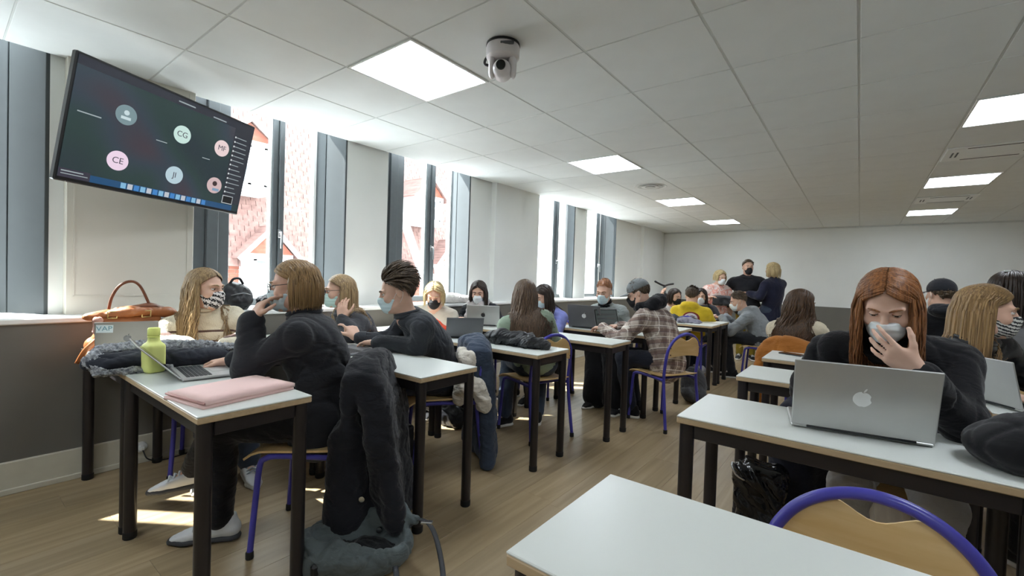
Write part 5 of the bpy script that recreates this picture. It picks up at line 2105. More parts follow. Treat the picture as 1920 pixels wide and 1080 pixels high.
# ------------------------------------------------------------------ things on the tables
# pink padded folder
F_ = thing('folder', 'padded pink laptop sleeve on the near left table', 'folder', (-1.875, .705, TZ), math.radians(100))
def pillow(w, d, h, nx=13, ny=9, sag=.0, seed=0):
    g = []
    rn = random.Random(seed)
    for i in range(ny):
        row = []
        for j in range(nx):
            u, v_ = -1 + 2 * j / (nx - 1), -1 + 2 * i / (ny - 1)
            k_ = (1 - abs(u) ** 6) * (1 - abs(v_) ** 6)
            row.append((u * w / 2, v_ * d / 2, h * (.35 + .65 * k_ ** .4) + rn.uniform(-.0006, .0006)))
        g.append(row)
    return g
M_pink = cloth('pale pink felt', '#efccc6', .85, .04, fold=.05)
MB().sheet(np.array(pillow(.34, .25, .017)) * V3(1, 1, 1) + V3(0, 0, -.003), .013).build('lower_cover', M_pink, F_, True)
MB().sheet(np.array(pillow(.335, .245, .018, seed=2)) + V3(.006, -.004, .012), .014).build('upper_cover', M_pink, F_, True)
MB().tube([(-.165, -.122, .018), (-.168, 0, .020), (-.165, .122, .018)], .004, 6).build('zip', plain('rose zip', '#c99a94', .6), F_, True)
MB().box((.183, .075, .018), (.03, .022, .004), .0015).build('pull_tab', M_pink, F_)

# lime bottle
B_ = thing('water_bottle', 'translucent lime green water bottle with square shoulders', 'bottle', (-2.50, .615, TZ), .2)
t = NT('lime translucent plastic')
t.bsdf.inputs['Transmission Weight'].default_value = .08
t.bsdf.inputs['IOR'].default_value = 1.2
M_lime = t.set(lin('#f3f99c'), .4)
pr = [rbox((0, 0, .065), (.020, .020, .050), .017, k=.01), cone((0, 0, .13), (0, 0, .155), .026, .020, .015), cone((0, 0, .15), (0, 0, .166), .020, .020, .008)]
me = sdf_mesh(pr, .004, clip=[((0, 0, .001), (0, 0, -1)), ((0, 0, .168), (0, 0, 1))], name='bottle_body')
me.materials.append(M_lime)
link('bottle_body', me, B_)
MB().lathe([(.0225, .164), (.0235, .167), (.0235, .196), (.021, .200)], 24).build('bottle_cap', plain('lime cap', '#eef68a', .4), B_, 40)
MB().lathe([(.021, .157), (.024, .158), (.024, .161), (.021, .162)], 24).build('neck_ring', plain('lime cap', '#eef68a', .4), B_, 40)

# fleece-trimmed dark coat lying on the tables
Ct = thing('coat', 'dark coat with grey fleece trim heaped behind the lime bottle', 'coat', (-2.60, .69, TZ))
b0 = V3(-2.60, .69, TZ)
pr = chain([(-2.62, .47, TZ + .045), (-2.60, .66, TZ + .045), (-2.53, .86, TZ + .042)], [.080, .085, .08], .03, flat=((0, 0, 1), .52)) + \
     chain([(-2.70, .50, TZ + .045), (-2.66, .70, TZ + .055), (-2.58, .92, TZ + .045)], [.05, .055, .045], .03, flat=((0, 0, 1), .6))
soft('shell', pr, .007, cloth('dark slate cloth', '#2b2e36'), Ct, b0, wrinkle=.006, wscale=26, clip=[((0, 0, TZ + .003), (0, 0, -1))])
t = NT('grey fleece')
v = t.coords()
nz = t.n('ShaderNodeTexNoise', i_Scale=70.0, i_Detail=3.0)
t.l(v, nz.inputs['Vector'])
t.bump(nz.outputs['Fac'], .9, .02)
M_fleece = t.set(t.ramp(nz.outputs['Fac'], [(.35, lin('#6b6e74')), (.65, lin('#b9bcc0'))]), .95)
pr = chain([(-2.55, .44, TZ + .02), (-2.60, .425, TZ + .06), (-2.66, .47, TZ + .085), (-2.66, .60, TZ + .092), (-2.63, .72, TZ + .092), (-2.58, .84, TZ + .085), (-2.50, .93, TZ + .075)], [.022, .028, .030, .030, .028, .026, .022], .015) + \
     chain([(-2.535, .43, TZ + .014), (-2.515, .54, TZ + .014), (-2.50, .68, TZ + .014)], [.014, .014, .012], .01)
soft('fleece_trim', pr, .006, M_fleece, Ct, b0, wrinkle=.006, wscale=110, clip=[((0, 0, TZ + .002), (0, 0, -1))])

# tan handbag against the wall
Hb = thing('handbag', 'tan leather handbag with arched handle beside the grey laptop', 'handbag', (-3.335, .70, TZ))
hb = V3(-3.335, .70, TZ)
M_tan = plain('tan leather', '#a5653a', .45, var=.15, scale=9, bump=.2, bscale=50)
M_tand = plain('dark tan leather', '#6e4128', .5, var=.15)
pr = [rbox((-3.335, .70, TZ + .095), (.035, .115, .070), .03, k=.02), cone((-3.335, .56, TZ + .03), (-3.335, .84, TZ + .03), .05, .05, .03)]
soft('bag_body', pr, .007, M_tan, Hb, hb, wrinkle=.004, wscale=18, clip=[((0, 0, TZ + .002), (0, 0, -1))])
pr = chain([(-3.30, .53, TZ + .19), (-3.29, .70, TZ + .215), (-3.31, .88, TZ + .20), (-3.33, .92, TZ + .17)], [.035, .045, .04, .03], .03, flat=((0, 0, 1), .6))
soft('flap', pr, .007, M_tan, Hb, hb, wrinkle=.004, wscale=20)
soft('opening', chain([(-3.345, .66, TZ + .222), (-3.345, .80, TZ + .238), (-3.345, .87, TZ + .22)], [.03, .036, .025], .02, flat=((0, 0, 1), .5)), .007, M_tand, Hb, hb)
MB().tube(curve_pts(np.array([(-3.335, .61, TZ + .20), (-3.335, .625, TZ + .29), (-3.335, .66, TZ + .36), (-3.335, .71, TZ + .385), (-3.335, .75, TZ + .36), (-3.335, .785, TZ + .28), (-3.335, .80, TZ + .23)]) - hb, 30), .0075, 8).build('handle', M_tand, Hb, True)
for y in (.615, .765):
    MB().tube([V3(-3.258, y + a, TZ + .20 + b) - hb for a, b in ((-.02, -.018), (.02, -.018), (.02, .018), (-.02, .018))], .004, 6, closed=True).build('buckle', plain('brass', '#c9b27a', .3, .9), Hb, True)
MB().tube(curve_pts(np.array([(-3.29, .60, TZ + .12), (-3.27, .55, TZ + .06), (-3.28, .51, TZ + .01), (-3.31, .485, TZ - .06)]) - hb, 14), [.012] * 12 + [.018] * 3 if False else .013, 6, flat=((1, 0, 0), .35)).build('strap', M_tan, Hb, True)
pr = [ell((-3.262, .57, TZ + .115), (.028, .032, .042), k=.02), ell((-3.262, .555, TZ + .165), (.02, .022, .026), k=.02)]
soft('pompon', pr, .006, cloth('pink tassel', '#c79a8c'), Hb, hb, wrinkle=.005, wscale=60)

# black bags and helmet strap on the sill
def lump(name, label, cat, loc, prims, mat, vox=.009, wr=.007, ws=22, group=None, floor_z=None, extra=None, seed=0):
    T = thing(name, label, cat, loc, 0, group)
    b = V3(*loc)
    clip = [((0, 0, floor_z), (0, 0, -1))] if floor_z is not None else None
    soft(name + '_body' if not name.endswith('bag') else 'bag_body', prims, vox, mat, T, b, wrinkle=wr, wscale=ws, clip=clip, seed=seed)
    if extra:
        extra(T, b)
    return T
M_nylon = plain('black nylon', '#1c1d21', .42, var=.15, scale=10, bump=.4, bscale=40)
M_nyl2 = plain('slate nylon', '#303338', .42, var=.15, scale=10, bump=.4, bscale=40)
SZ = .922
lump('backpack', 'bulging black backpack on the window sill behind the cream sweater', 'backpack', (-3.63, 1.385, SZ),
     [ell((-3.63, 1.385, SZ + .085), (.085, .105, .095), k=.03), ell((-3.625, 1.37, SZ + .14), (.06, .075, .06), k=.03), ell((-3.57, 1.38, SZ + .06), (.04, .08, .055), k=.02)], M_nylon, floor_z=SZ + .001, wr=.008,
     extra=lambda T, b: (MB().tube(curve_pts(np.array([(-3.62, 1.33, SZ + .19), (-3.61, 1.35, SZ + .225), (-3.61, 1.39, SZ + .23), (-3.62, 1.42, SZ + .19)]) - b, 14), .009, 6).build('top_loop', M_nylon, T, True),
                         MB().tube(curve_pts(np.array([(-3.54, 1.31, SZ + .11), (-3.525, 1.38, SZ + .125), (-3.54, 1.45, SZ + .11)]) - b, 10), .004, 5).build('zip', M_alug, T, True)))
lump('shoulder_bag', 'small black bag on the sill behind the blonde bob', 'bag', (-3.62, 1.60, SZ),
     [ell((-3.62, 1.60, SZ + .05), (.07, .09, .055), k=.03), ell((-3.60, 1.63, SZ + .075), (.05, .06, .04), k=.03)], M_nylon, floor_z=SZ + .001,
     extra=lambda T, b: MB().tube(curve_pts(np.array([(-3.56, 1.52, SZ + .07), (-3.55, 1.56, SZ + .115), (-3.56, 1.62, SZ + .13), (-3.58, 1.68, SZ + .11)]) - b, 14), .007, 6, flat=((1, 0, 0), .4)).build('pale_strap', plain('pale webbing', '#b9c0c6', .5), T, True))
lump('coat', 'white coat heaped on the sill behind the blonde woman', 'coat', (-3.60, 3.62, SZ),
     [ell((-3.60, 3.55, SZ + .05), (.09, .17, .06), k=.04), ell((-3.60, 3.72, SZ + .04), (.09, .15, .05), k=.04)], cloth('white quilted cloth', '#dad7d2'), floor_z=SZ + .001, wr=.008)
# orange bag, black jacket, dark bags
lump('tote_bag', 'vivid orange red bag between the charcoal sweater and a small laptop', 'bag', (-2.80, 2.56, TZ),
     [ell((-2.80, 2.56, TZ + .055), (.085, .07, .065), k=.03), ell((-2.72, 2.58, TZ + .03), (.07, .06, .04), k=.03)], cloth('orange red cloth', '#cf4a2c'), floor_z=TZ + .001, wr=.005)
lump('jacket', 'crumpled shiny black jacket lying on table before the sage sweater', 'jacket', (-1.90, 2.53, TZ),
     chain([(-2.16, 2.53, TZ + .035), (-2.05, 2.52, TZ + .05), (-1.90, 2.54, TZ + .045), (-1.76, 2.52, TZ + .04), (-1.67, 2.55, TZ + .03)], [.045, .07, .065, .06, .04], .03, flat=((0, 0, 1), .72)) +
     [ell((-1.84, 2.56, TZ + .075), (.07, .05, .022), k=.02), ell((-2.02, 2.50, TZ + .07), (.08, .04, .02), k=.02)], M_nylon, vox=.006, floor_z=TZ + .001, wr=.012, ws=38, seed=4)
lump('duffel_bag', 'dark shoulder bag lying on the table before the yellow hoodie', 'bag', (-1.95, 5.68, TZ),
     chain([(-2.10, 5.66, TZ + .05), (-1.82, 5.70, TZ + .045)], [.075, .06], .03, flat=((0, 0, 1), .7)) + [ell((-1.66, 5.70, TZ + .035), (.12, .10, .035), k=.03)], M_nyl2, floor_z=TZ + .001, wr=.009, ws=26, vox=.011)
lump('scarf', 'crumpled grey scarf beside the dark shoulder bag', 'scarf', (-1.62, 5.60, TZ), chain([(-1.72, 5.58, TZ + .025), (-1.62, 5.62, TZ + .03), (-1.50, 5.60, TZ + .02)], [.035, .04, .03], .02), cloth('grey lilac scarf', '#8f8d9a'), floor_z=TZ + .001, wr=.008, ws=50, vox=.010)
lump('coat', 'soft black coat heaped on the right table at the frame edge', 'coat', (.36, 1.83, TZ),
     [ell((.37, 1.83, TZ + .055), (.12, .13, .075), k=.05), ell((.47, 1.82, TZ + .09), (.15, .14, .08), k=.05), ell((.60, 1.82, TZ + .07), (.16, .14, .08), k=.05)], cloth('soft black fleece', '#17171a', fold=.15), floor_z=TZ + .001, wr=.006, ws=14)
# paper, notebooks, phone
def flat_thing(name, label, cat, loc, size, rz, mat, part=None):
    T = thing(name, label, cat, loc, rz)
    MB().box((0, 0, size[2] / 2), size, min(.003, size[2] * .3)).build(part or 'sheet', mat, T)
    return T
M_paper = plain('white paper', '#e6e6e2', .8)
nb_ = flat_thing('notebook', 'open white notebook beside the laptop of the charcoal sweater', 'notebook', (-2.72, 1.64, TZ), (.20, .15, .008), .3, M_paper, 'pages')
MB().box((0, 0, .0095), (.19, .004, .002)).build('spine_fold', plain('grey fold', '#b9b9b5', .8), nb_)
flat_thing('paper_sheet', 'white sheet of paper on the table left of the black jacket', 'paper', (-2.44, 2.62, TZ), (.20, .14, .002), .1, M_paper)
flat_thing('paper_sheet', 'white sheet of paper before the dark laptop at the right frame edge', 'paper', (.62, 2.86, TZ), (.20, .15, .002), .25, M_paper)
flat_thing('paper_sheet', 'white papers on the table before the yellow hoodie', 'paper', (-1.55, 5.55, TZ), (.2, .1, .003), .1, M_paper)
ph = flat_thing('phone', 'dark phone lying on the table before the wavy hair', 'phone', (-.36, 3.72, TZ), (.075, .15, .009), 1.2, M_black, 'phone_body')
MB().box((0, 0, .0095), (.07, .143, .001)).build('phone_glass', M_scr, ph)

# ------------------------------------------------------------------ coats hung on chair backs
def hang(label, c, face, w, z0, z1, mat, name='coat', lean=.0, lining=None, tail=None, buttons=None, sleeves=True, seed=0, thick=.035, cat='coat', bulk=0.0):
    """coat over a chair back at c, chair facing `face`; falls behind the chair to z0"""
    f = nrm(V3(*face, 0))
    r_ = np.cross(f, (0, 0, 1))
    c = V3(*c, 0)
    T = thing(name, label, cat, tuple(c))
    pr = []
    Z = V3(0, 0, 1)
    g = random.Random(seed)
    ph = [g.uniform(0, 6.28) for _ in range(4)]
    nz_ = max(6, int((z1 - z0) / .045))
    for i in range(nz_ + 1):
        q = i / nz_
        z = z1 + (z0 - z1) * q
        ww = w * (.86 + .30 * q)
        pts = []
        for j in range(9):
            u_ = -1 + 2 * j / 8
            off = -.035 - .035 * min(1, q * 4) - lean * q - .016 * (q ** .6) * math.sin(u_ * 5.5 + ph[0] + q * 1.2) - .012 * q * math.sin(u_ * 11 + ph[1])
            drop = .05 * u_ * u_ * max(0, 1 - q * 3) + .03 * q * math.sin(u_ * 2.2 + ph[2])
            pts.append(c + r_ * u_ * ww / 2 + f * off + Z * (z - drop))
        pr += chain(pts, thick * (1.15 if i == 0 else 1.0), .03)
    if bulk:
        for i in range(nz_ * 2):
            z = .52 + (z0 + .02 - .52) * (i // 2) / (nz_ - 1)
            q = i / nz_ / 2
            pts = [c + r_ * u_ * w * (.40 + .1 * q) + f * (bulk * (i % 2) + .012 * math.sin(u_ * 6 + ph[3])) + Z * z for u_ in np.linspace(-1, 1, 8)]
            pr += chain(pts, thick, .04)
    for i in range(7):
        z = z1 - .04 * i
        pts = [c + r_ * u_ * w * .46 + f * .026 + Z * (z - .05 * u_ * u_) for u_ in np.linspace(-1, 1, 7)]
        pr += chain(pts, thick * .75, .03)
    if sleeves:
        for s in (-1, 1):
            pr += chain([c + r_ * s * w * .44 + Z * (z1 - .10) - f * .06, c + r_ * s * w * .52 - f * .105 + Z * (z1 - .30), c + r_ * s * w * .46 - f * .12 + Z * (z1 - .52)], [.05, .05, .042], .03)
    if tail is not None:
        pr += chain([c + r_ * tail[0] - f * .06 + Z * (z0 + .15), c + r_ * tail[1] - f * .10 + Z * tail[2]], [.045, .03], .05)
    soft('shell', pr, .010, mat, T, c, wrinkle=.007, wscale=15, relax=4, seed=seed, clip=[((0, 0, .004), (0, 0, -1))])
    if lining is not None:
        pl_ = []
        for s in lining[1]:
            pl_ += chain([c + r_ * s[0] * w + Z * s[1] + f * s[2], c + r_ * s[3] * w + Z * s[4] + f * s[5]], [.045, .05], .03)
        soft('lining', pl_, .010, lining[0], T, c, wrinkle=.007, wscale=34, relax=4)
    for b in buttons or []:
        p = c - r_ * b[0] + Z * b[1] - f * b[2]
        d_ = sdf_at(pr, p[None])[0]
        p = p + r_ * max(0, d_ - .002)
        MB().lathe([(.011, -.010), (.013, 0), (.012, .004), (.004, .005)], 14, p - c, M=np.array([f, Z, -r_]).T).build('button', M_chrome, T, 40)
    return T
hang('long black coat hung over the chair of the blonde bob woman', (-1.83, 1.268), (-.74, -.67), .45, .13, .81, C('black wool', '#1d1e23'), lean=.10, tail=(-.12, -.22, .05), bulk=.05, buttons=[(.30, .27, .05), (.32, .15, .13)], seed=2, thick=.042)
hang('blue denim jacket with white fleece lining hung behind the charcoal sweater', (-2.08, 2.265), (-.56, -.83), .44, .04, .78, M_denimb, 'jacket', lining=(cloth('white fleece', '#cfc8bb', fold=.6), [(-.25, .72, .085, -.50, .70, .08), (-.50, .70, .08, -.60, .52, .10), (-.45, .60, .11, -.52, .46, .12), (-.60, .55, .02, -.64, .42, -.02)]), sleeves=False, seed=5, thick=.045, cat='jacket')
hang('mustard orange jacket draped on the chair of the wavy haired woman', (-.41, 4.09), (.25, .97), .36, .40, .80, cloth('mustard orange cloth', '#a0642a'), 'jacket', seed=7, cat='jacket')
hang('navy coat hung low beside the copper haired woman', (-.12, 2.62), (.6, -.8), .26, .10, .70, C('navy dark cloth', '#24252f'), seed=9)

# ------------------------------------------------------------------ bags on the floor
G_ = thing('backpack', 'open grey canvas backpack with strap loop lying on the floor', 'backpack', (-1.60, 1.085, 0))
gb = V3(-1.60, 1.085, 0)
M_canvas = cloth('grey green canvas', '#5b6465', .8, .10, fold=.5)
M_inner = cloth('dark bag lining', '#1b1d1f', .8)
fr_, rr_ = nrm(V3(.55, -.84, 0)), nrm(V3(.84, .55, 0))     # towards viewer, along the bag
Z = V3(0, 0, 1)
def gp(a, b, z):
    return gb + rr_ * a + fr_ * b + Z * z
pr = [ell(gp(-.02, .0, .085), (.23, .15, .105), np.array([rr_, fr_, (0, 0, 1)]), .04), ell(gp(-.14, .03, .07), (.09, .11, .08), np.array([rr_, fr_, (0, 0, 1)]), .04),
      ell(gp(.12, -.02, .11), (.10, .10, .09), np.array([rr_, fr_, (0, 0, 1)]), .04)]
hole = ell(gp(.05, .02, .18), (.165, .075, .095), np.array([nrm(rr_ + Z * .12), fr_, (0, 0, 1)]), .015, sub=True)
hole['t'] = 'e'
pr += chain([gp(-.16, -.10, .15), gp(-.02, -.115, .19), gp(.14, -.09, .20), gp(.22, -.06, .19)], [.03, .035, .03, .02], .03) + chain([gp(-.20, .06, .13), gp(-.08, .13, .10), gp(.06, .14, .12)], [.035, .03, .025], .03)
hole2 = ell(gp(-.10, .045, .165), (.07, .035, .04), np.array([rr_, fr_, (0, 0, 1)]), .015, sub=True)
soft('shell', pr + [hole, hole2], .007, M_canvas, G_, gb, wrinkle=.007, wscale=19, relax=3, clip=[((0, 0, .003), (0, 0, -1))])
soft('lining', [ell(gp(.035, .02, .085), (.160, .095, .035), np.array([rr_, fr_, (0, 0, 1)]), .02)], .008, M_inner, G_, gb, wrinkle=.008, wscale=30)
MB().tube(curve_pts(np.array([gp(.19, -.04, .15), gp(.24, -.06, .19), gp(.31, -.02, .17), gp(.37, .06, .07), gp(.38, .13, .02), gp(.32, .19, .012), gp(.24, .17, .02), gp(.19, .09, .08)]) - gb, 40), .011, 6, flat=((0, 0, 1), .35)).build('strap', M_nyl2, G_, True)
MB().box(gp(.275, -.045, .187) - gb, (.05, .022, .012), .003, rot=np.array([rr_, fr_, Z]).T).build('strap_buckle', M_chrome, G_)
MB().tube(curve_pts(np.array([gp(-.20, -.05, .10), gp(-.25, -.03, .11), gp(-.24, .04, .06)]) - gb, 12), .012, 6, flat=((0, 0, 1), .35)).build('webbing', M_nylon, G_, True)
for a, b, z in ((-.15, .06, .135), (.0, .095, .145), (.14, -.03, .20), (-.09, .13, .09)):
    MB().lathe([(.007, 0), (.008, .002), (.006, .004)], 10, gp(a, b, z) - gb).build('eyelet', M_chrome, G_)
MB().box(gp(-.10, .125, .085) - gb, (.03, .10, .05), .01, rot=np.array([rr_, fr_, Z]).T).build('side_buckle', M_black, G_)

T_ = thing('tote_bag', 'black tote bag with looped handles standing under the second left table', 'bag', (-2.36, 1.86, 0))
tb = V3(-2.36, 1.86, 0)
soft('bag_body', [rbox((-2.36, 1.86, .13), (.105, .035, .10), .025, k=.02)], .008, M_nylon, T_, tb, wrinkle=.004, wscale=18, clip=[((0, 0, .002), (0, 0, -1))])
for s in (-1, 1):
    MB().tube(curve_pts(np.array([(-2.43, 1.86 + s * .05, .24), (-2.41, 1.86 + s * .04, .33), (-2.36, 1.86 + s * .03, .365), (-2.31, 1.86 + s * .04, .33), (-2.29, 1.86 + s * .05, .24)]) - tb, 20), .009, 6, flat=((0, 1, 0), .5)).build('handle', M_nylon, T_, True)
lump('backpack', 'black backpack on the floor behind the tote bag under the third left table', 'backpack', (-2.62, 2.62, 0), [ell((-2.62, 2.62, .10), (.11, .10, .12), k=.03), ell((-2.52, 2.60, .08), (.07, .08, .08), k=.03)], M_nylon, floor_z=.002)
lump('backpack', 'grey and black backpack on the floor beyond the plaid shirt chair', 'backpack', (-1.33, 4.86, 0), [ell((-1.33, 4.86, .17), (.13, .12, .19), k=.03), ell((-1.30, 4.78, .10), (.12, .10, .09), k=.03)], cloth('grey pack cloth', '#4a4b4e'), floor_z=.002)
lump('handbag', 'glossy black handbag under the silver laptop table', 'bag', (-.33, 2.38, 0), [rbox((-.33, 2.38, .19), (.06, .045, .16), .04, k=.03), ell((-.35, 2.36, .33), (.09, .07, .06), k=.03)], plain('glossy black vinyl', '#121214', .15, bump=.5, bscale=14), floor_z=.002, wr=.010, ws=30,
     extra=lambda T, b: MB().tube(curve_pts(np.array([(-.40, 2.33, .36), (-.44, 2.30, .39), (-.42, 2.28, .35), (-.38, 2.29, .33)]) - b, 14, True), .006, 8, closed=True).build('metal_ring', M_chrome, T, True))

lump('handbag', 'black bag held in front of the standing woman in pink print', 'bag', (-1.72, 7.80, .88), [rbox((-1.72, 7.80, .97), (.13, .05, .05), .03, k=.02)], M_nylon, vox=.012, wr=.004)
# kick scooter standing at the left of the far group
K_ = thing('kick_scooter', 'black kick scooter with bent handlebar behind the raised hand', 'scooter', (-2.50, 7.25, 0))
kb_ = V3(-2.50, 7.25, 0)
MB().tube(np.array([(-2.50, 7.25, .14), (-2.50, 7.27, 1.18)]) - kb_, .022, 10).build('stem', M_black, K_, True)
MB().tube(curve_pts(np.array([(-2.58, 7.05, 1.245), (-2.53, 7.17, 1.20), (-2.50, 7.27, 1.18), (-2.47, 7.37, 1.20), (-2.43, 7.48, 1.215)]) - kb_, 16), .016, 8).build('handlebar', M_black, K_, True)
MB().box(V3(-2.50, 7.60, .12) - kb_, (.15, .62, .04), .015).build('deck', M_black, K_)
for y in (7.22, 7.93):
    MB().lathe([(.06, -.02), (.085, -.018), (.085, .018), (.06, .02)], 20, V3(-2.50, y, .085) - kb_, M=np.array([(0, 1, 0), (0, 0, 1), (1, 0, 0)]).T).build('wheel', M_cap, K_, 40)
MB().box(V3(-2.49, 7.23, 1.0) - kb_, (.12, .10, .14), .03).build('stem_box', M_black, K_)

# ------------------------------------------------------------------ ceiling and wall fittings
# wall screen hung from the ceiling
TVc = V3(-3.254, .879, 1.923)
wx = nrm(V3(-.382, .924, -.022))
nv = nrm(np.cross(wx, nrm(V3(.171, .13, .977))))
uz = np.cross(wx, -nv) * -1
uz = nrm(np.cross(nv, wx))
if uz[2] < 0:
    uz = -uz
TV = thing('television', 'large dark screen hung tilted from ceiling showing round avatars', 'screen', tuple(TVc))
R_ = np.array([wx, -nv, uz]).T
L_ = lambda a, d, b: wx * a + nv * d + uz * b
TW, TH = 1.05, .63
MB().box(L_(0, -.02, 0), (TW, .035, TH), .006, rot=R_).build('housing', M_black, TV)
MB().box(L_(0, -.055, -.05), (TW * .6, .05, TH * .6), .02, rot=R_).build('rear_housing', M_black, TV)
t = NT('dark call window')
v = t.coords()
nz = t.n('ShaderNodeTexNoise', i_Scale=2.2, i_Detail=1.0)
t.l(v, nz.inputs['Vector'])
cc = t.ramp(nz.outputs['Fac'], [(.3, lin('#27303a')), (.5, lin('#2c3f3d')), (.62, lin('#34404a')), (.75, lin('#43383f'))])
t.bsdf.inputs['Base Color'].default_value = (.01, .01, .012, 1)
t.bsdf.inputs['Roughness'].default_value = .25
t.l(cc, t.bsdf.inputs['Emission Color'])
t.bsdf.inputs['Emission Strength'].default_value = .42
scr = MB().box(L_(0, -.0015, .004), (TW - .022, .002, TH - .035), rot=R_).build('picture', t.m, TV)
def tvbox(name, mat, rects, dep=.0002):
    mb = MB()
    for x0, y0, x1, y1 in rects:      # fractions of the picture, y downwards
        mb.box(L_((-.5 + (x0 + x1) / 2) * (TW - .022), dep, (.5 - (y0 + y1) / 2) * (TH - .035) + .004), ((x1 - x0) * (TW - .022), .0016, (y1 - y0) * (TH - .035)), rot=R_)
    o = mb.build(name, mat, scr)
    return o
ES = .42
tvbox('title_bar', emitter('screen slate', '#2b2e38', ES), [(0, 0, 1, .075)])
tvbox('side_list', emitter('screen charcoal', '#2a2d36', ES), [(.865, .075, 1, .92)])
tvbox('dock', emitter('screen blue', '#1d4a72', ES), [(.13, .94, .95, 1.0)])
tvbox('footer', emitter('screen dark violet', '#34323f', ES), [(0, .925, .13, 1.0)])
rn = random.Random(5)
dock = []
for i in range(15):
    dock.append((.27 + i * .033, .945, .27 + i * .033 + .025, .995))
o = tvbox('dock_icon', emitter('screen pale blue', '#7fb3d4', ES), dock[::3], .0012)
tvbox('dock_icon', emitter('screen grey', '#b9bec6', ES), dock[1::3], .0012)['kind'] = 'stuff'
tvbox('dock_icon', emitter('screen azure', '#3f7fc0', ES), dock[2::3], .0012)['kind'] = 'stuff'
o['kind'] = 'stuff'
o = tvbox('text_line', emitter('screen text', '#9aa5a8', ES), [(.885, .17 + .052 * i, .885 + rn.uniform(.05, .09), .178 + .052 * i) for i in range(14)] + [(.03, .435, .13, .445), (.40, .47, .46, .478), (.68, .50, .73, .508), (.01, .94, .10, .95), (.01, .965, .12, .972), (.48, .035, .58, .047), (.70, .05, .79, .062)], .0012)
o['kind'] = 'stuff'
o = tvbox('list_icon', emitter('screen white', '#d5dadb', ES), [(.872, .165 + .052 * i, .881, .183 + .052 * i) for i in range(14)], .0012)
o['kind'] = 'stuff'
tvbox('self_view', emitter('screen frame grey', '#c2c8cc', ES), [(.868, .84, .945, .93)], .0010)
tvbox('self_view_picture', emitter('screen black', '#101216', ES), [(.872, .847, .941, .923)], .0018)
def disc(cx, cy, rad, mat, name, dep=.0012, parent=None):
    mb = MB()
    pts = [(math.cos(q) * rad, math.sin(q) * rad) for q in np.linspace(0, 2 * math.pi, 41)[:-1]]
    c = L_((-.5 + cx) * (TW - .022), dep, (.5 - cy) * (TH - .035) + .004)
    mb.prism(pts, c, wx, uz, nv, .0008)
    return mb.build(name, mat, scr)
for cx, cy, colr, txt in ((.235, .345, '#6f858a', ''), (.535, .345, '#b9d3cc', 'CG'), (.795, .345, '#d9c4c4', 'MF'), (.235, .76, '#dcc6d8', 'CE'), (.535, .76, '#a9bfc8', 'JI'), (.795, .76, '#c0a8a8', '')):
    disc(cx, cy, .052, emitter('avatar ' + (txt or colr), colr, ES * 1.15), 'avatar')
    if txt:
        me = text_mesh(txt, .046, .0004)
        me.materials.append(emitter('avatar letters', '#4d4a57', ES))
        o = link('avatar_letters', me, scr)
        p = L_((-.5 + cx) * (TW - .022), .0024, (.5 - cy) * (TH - .035) + .004)
        o.matrix_local = Matrix([[wx[0], uz[0], nv[0], p[0]], [wx[1], uz[1], nv[1], p[1]], [wx[2], uz[2], nv[2], p[2]], [0, 0, 0, 1]])
disc(.235, .325, .013, emitter('icon grey', '#a9babd', ES * 1.4), 'person_icon', .0022)
tvbox('person_icon', emitter('icon grey', '#a9babd', ES * 1.4), [(.212, .36, .258, .385)], .0022)
disc(.795, .74, .016, emitter('portrait dark', '#3a2c2c', ES), 'portrait_icon', .0022)
tvbox('portrait_icon', emitter('portrait blue', '#7f9cb5', ES), [(.785, .79, .83, .82)], .0022)
MB().tube([L_(-.1, -.07, 0), L_(-.1, -.14, 0), (V3(-3.66, .80, 1.93) - TVc)], .025, 12).build('wall_arm', M_black, TV, True)
MB().box(V3(-3.668, .80, 1.93) - TVc, (.02, .16, .22), .004).build('mount_plate', M_black, TV)

# dome camera
Cm = thing('dome_camera', 'white pan and tilt camera fixed under the ceiling', 'camera', (-1.50, 1.80, CZ))
MB().lathe([(.086, 0), (.086, -.010), (.088, -.012)], 28).build('mount_ring', M_black, Cm, 40)
M_camw = plain('white camera shell', '#d8d4d6', .35)
MB().lathe([(.084, -.012), (.087, -.02), (.085, -.07), (.072, -.082), (.04, -.085)], 28).build('turret', M_camw, Cm, 40)
fc = nrm(V3(.55, -.83, 0))
sd_ = np.cross(fc, (0, 0, 1))
for s in (-1, 1):
    soft('yoke', [cone(V3(-1.5, 1.8, CZ - .085) + sd_ * s * .052, V3(-1.5, 1.8, CZ - .135) + sd_ * s * .055, .048, .040, .01, flat=(sd_, .42))], .006, M_camw, Cm, V3(-1.5, 1.8, CZ))
soft('camera_head', [cone(V3(-1.5, 1.8, CZ - .135) - fc * .01, V3(-1.5, 1.8, CZ - .14) + fc * .035, .050, .046, .02)], .006, M_camw, Cm, V3(-1.5, 1.8, CZ))
ln = V3(0, 0, -.14) + fc * .078
MB().lathe([(.022, -.01), (.024, 0), (.024, .008), (.016, .009)], 20, ln, M=np.array([sd_, (0, 0, 1), fc]).T).build('lens', M_scr, Cm, 40)
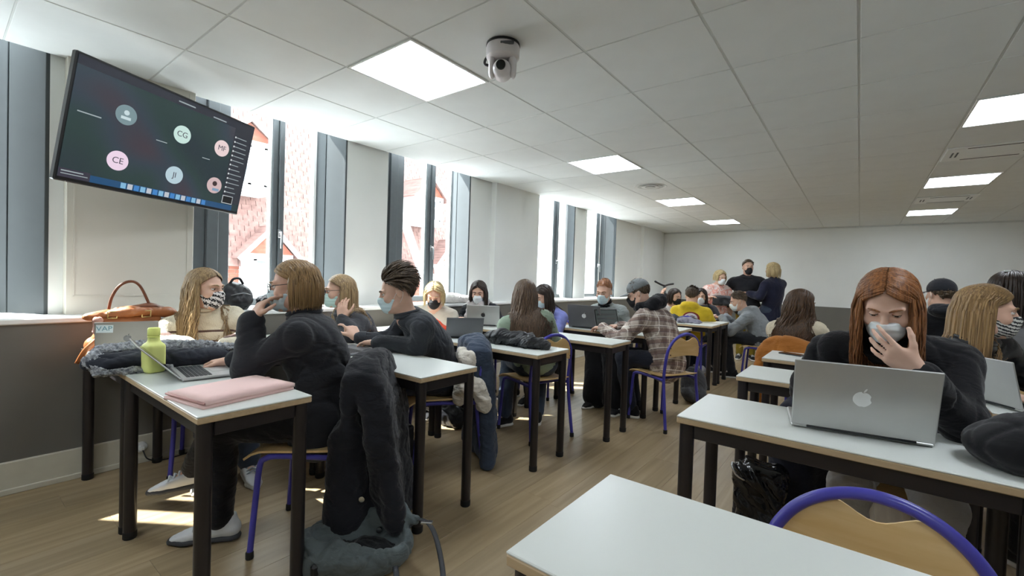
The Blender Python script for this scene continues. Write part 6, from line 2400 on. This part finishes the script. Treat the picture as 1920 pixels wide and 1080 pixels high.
MB().box(fc * .080 + V3(0, 0, -.03) - sd_ * .028, (.07, .016, .016), .004, rot=np.array([sd_, fc, (0, 0, 1)]).T).build('status_window', plain('grey window', '#4c4f54', .3), Cm)
MB().tube(curve_pts([sd_ * .07 - fc * .05 + V3(0, 0, -.02), sd_ * .095 - fc * .055 + V3(0, 0, -.045), sd_ * .10 - fc * .05 + V3(0, 0, -.075), sd_ * .07 - fc * .05 + V3(0, 0, -.085)], 12), .007, 6).build('cable', M_black, Cm, True)

# round air diffuser and two ceiling cassettes
Vn = thing('air_diffuser', 'round ringed air vent in ceiling between left lights', 'vent', (-2.12, 5.50, CZ))
for k_, rr in enumerate((.195, .15, .105, .06)):
    MB().lathe([(rr - .03, .004 - .004 * k_), (rr, -.004 - .003 * k_), (rr + .004, -.002 - .003 * k_), (rr - .02, .012)], 32).build('ring', M_sill if k_ % 2 == 0 else M_grid, Vn, 40)
for n_, (y0, y1, lab) in enumerate(((5.19, 5.66, 'near ceiling air cassette with dark slots between right lights'), (7.72, 8.20, 'far ceiling air cassette with dark slots between right lights'))):
    A_ = thing('air_cassette', lab, 'vent', (.82, (y0 + y1) / 2, CZ))
    dd = y1 - y0
    MB().box((0, 0, -.004), (.57, dd, .012), .004).build('panel', M_sill, A_)
    for a, b, c, d in ((.02, -dd / 2 + .035, .36, .012), (.02, dd / 2 - .035, .36, .012)):
        MB().box((a, b, -.0105), (c, d, .004)).build('slot', M_black, A_)
    for s in (-1, 1):
        for q in (0, 1):
            MB().box((s * (.235 - q * .03), 0, -.0105), (.012, dd * .35, .004)).build('slot', M_black, A_)

# socket and cable by the baseboard
So = thing('socket', 'white plug in a wall socket low on the left baseboard', 'socket', (-3.487, .80, .10))
MB().lathe([(.032, 0), (.034, .004), (.030, .012), (.012, .013)], 20, M=np.array([(0, 1, 0), (0, 0, 1), (1, 0, 0)]).T).build('face_plate', M_sill, So, 40)
MB().box((.03, .0, 0), (.045, .03, .03), .008).build('plug', M_sill, So)
MB().tube(curve_pts([(.05, .0, -.01), (.09, .02, -.06), (.06, .12, -.095), (.03, .30, -.095), (.03, .55, -.095)], 24), .004, 6).build('cable', M_black, So, True)
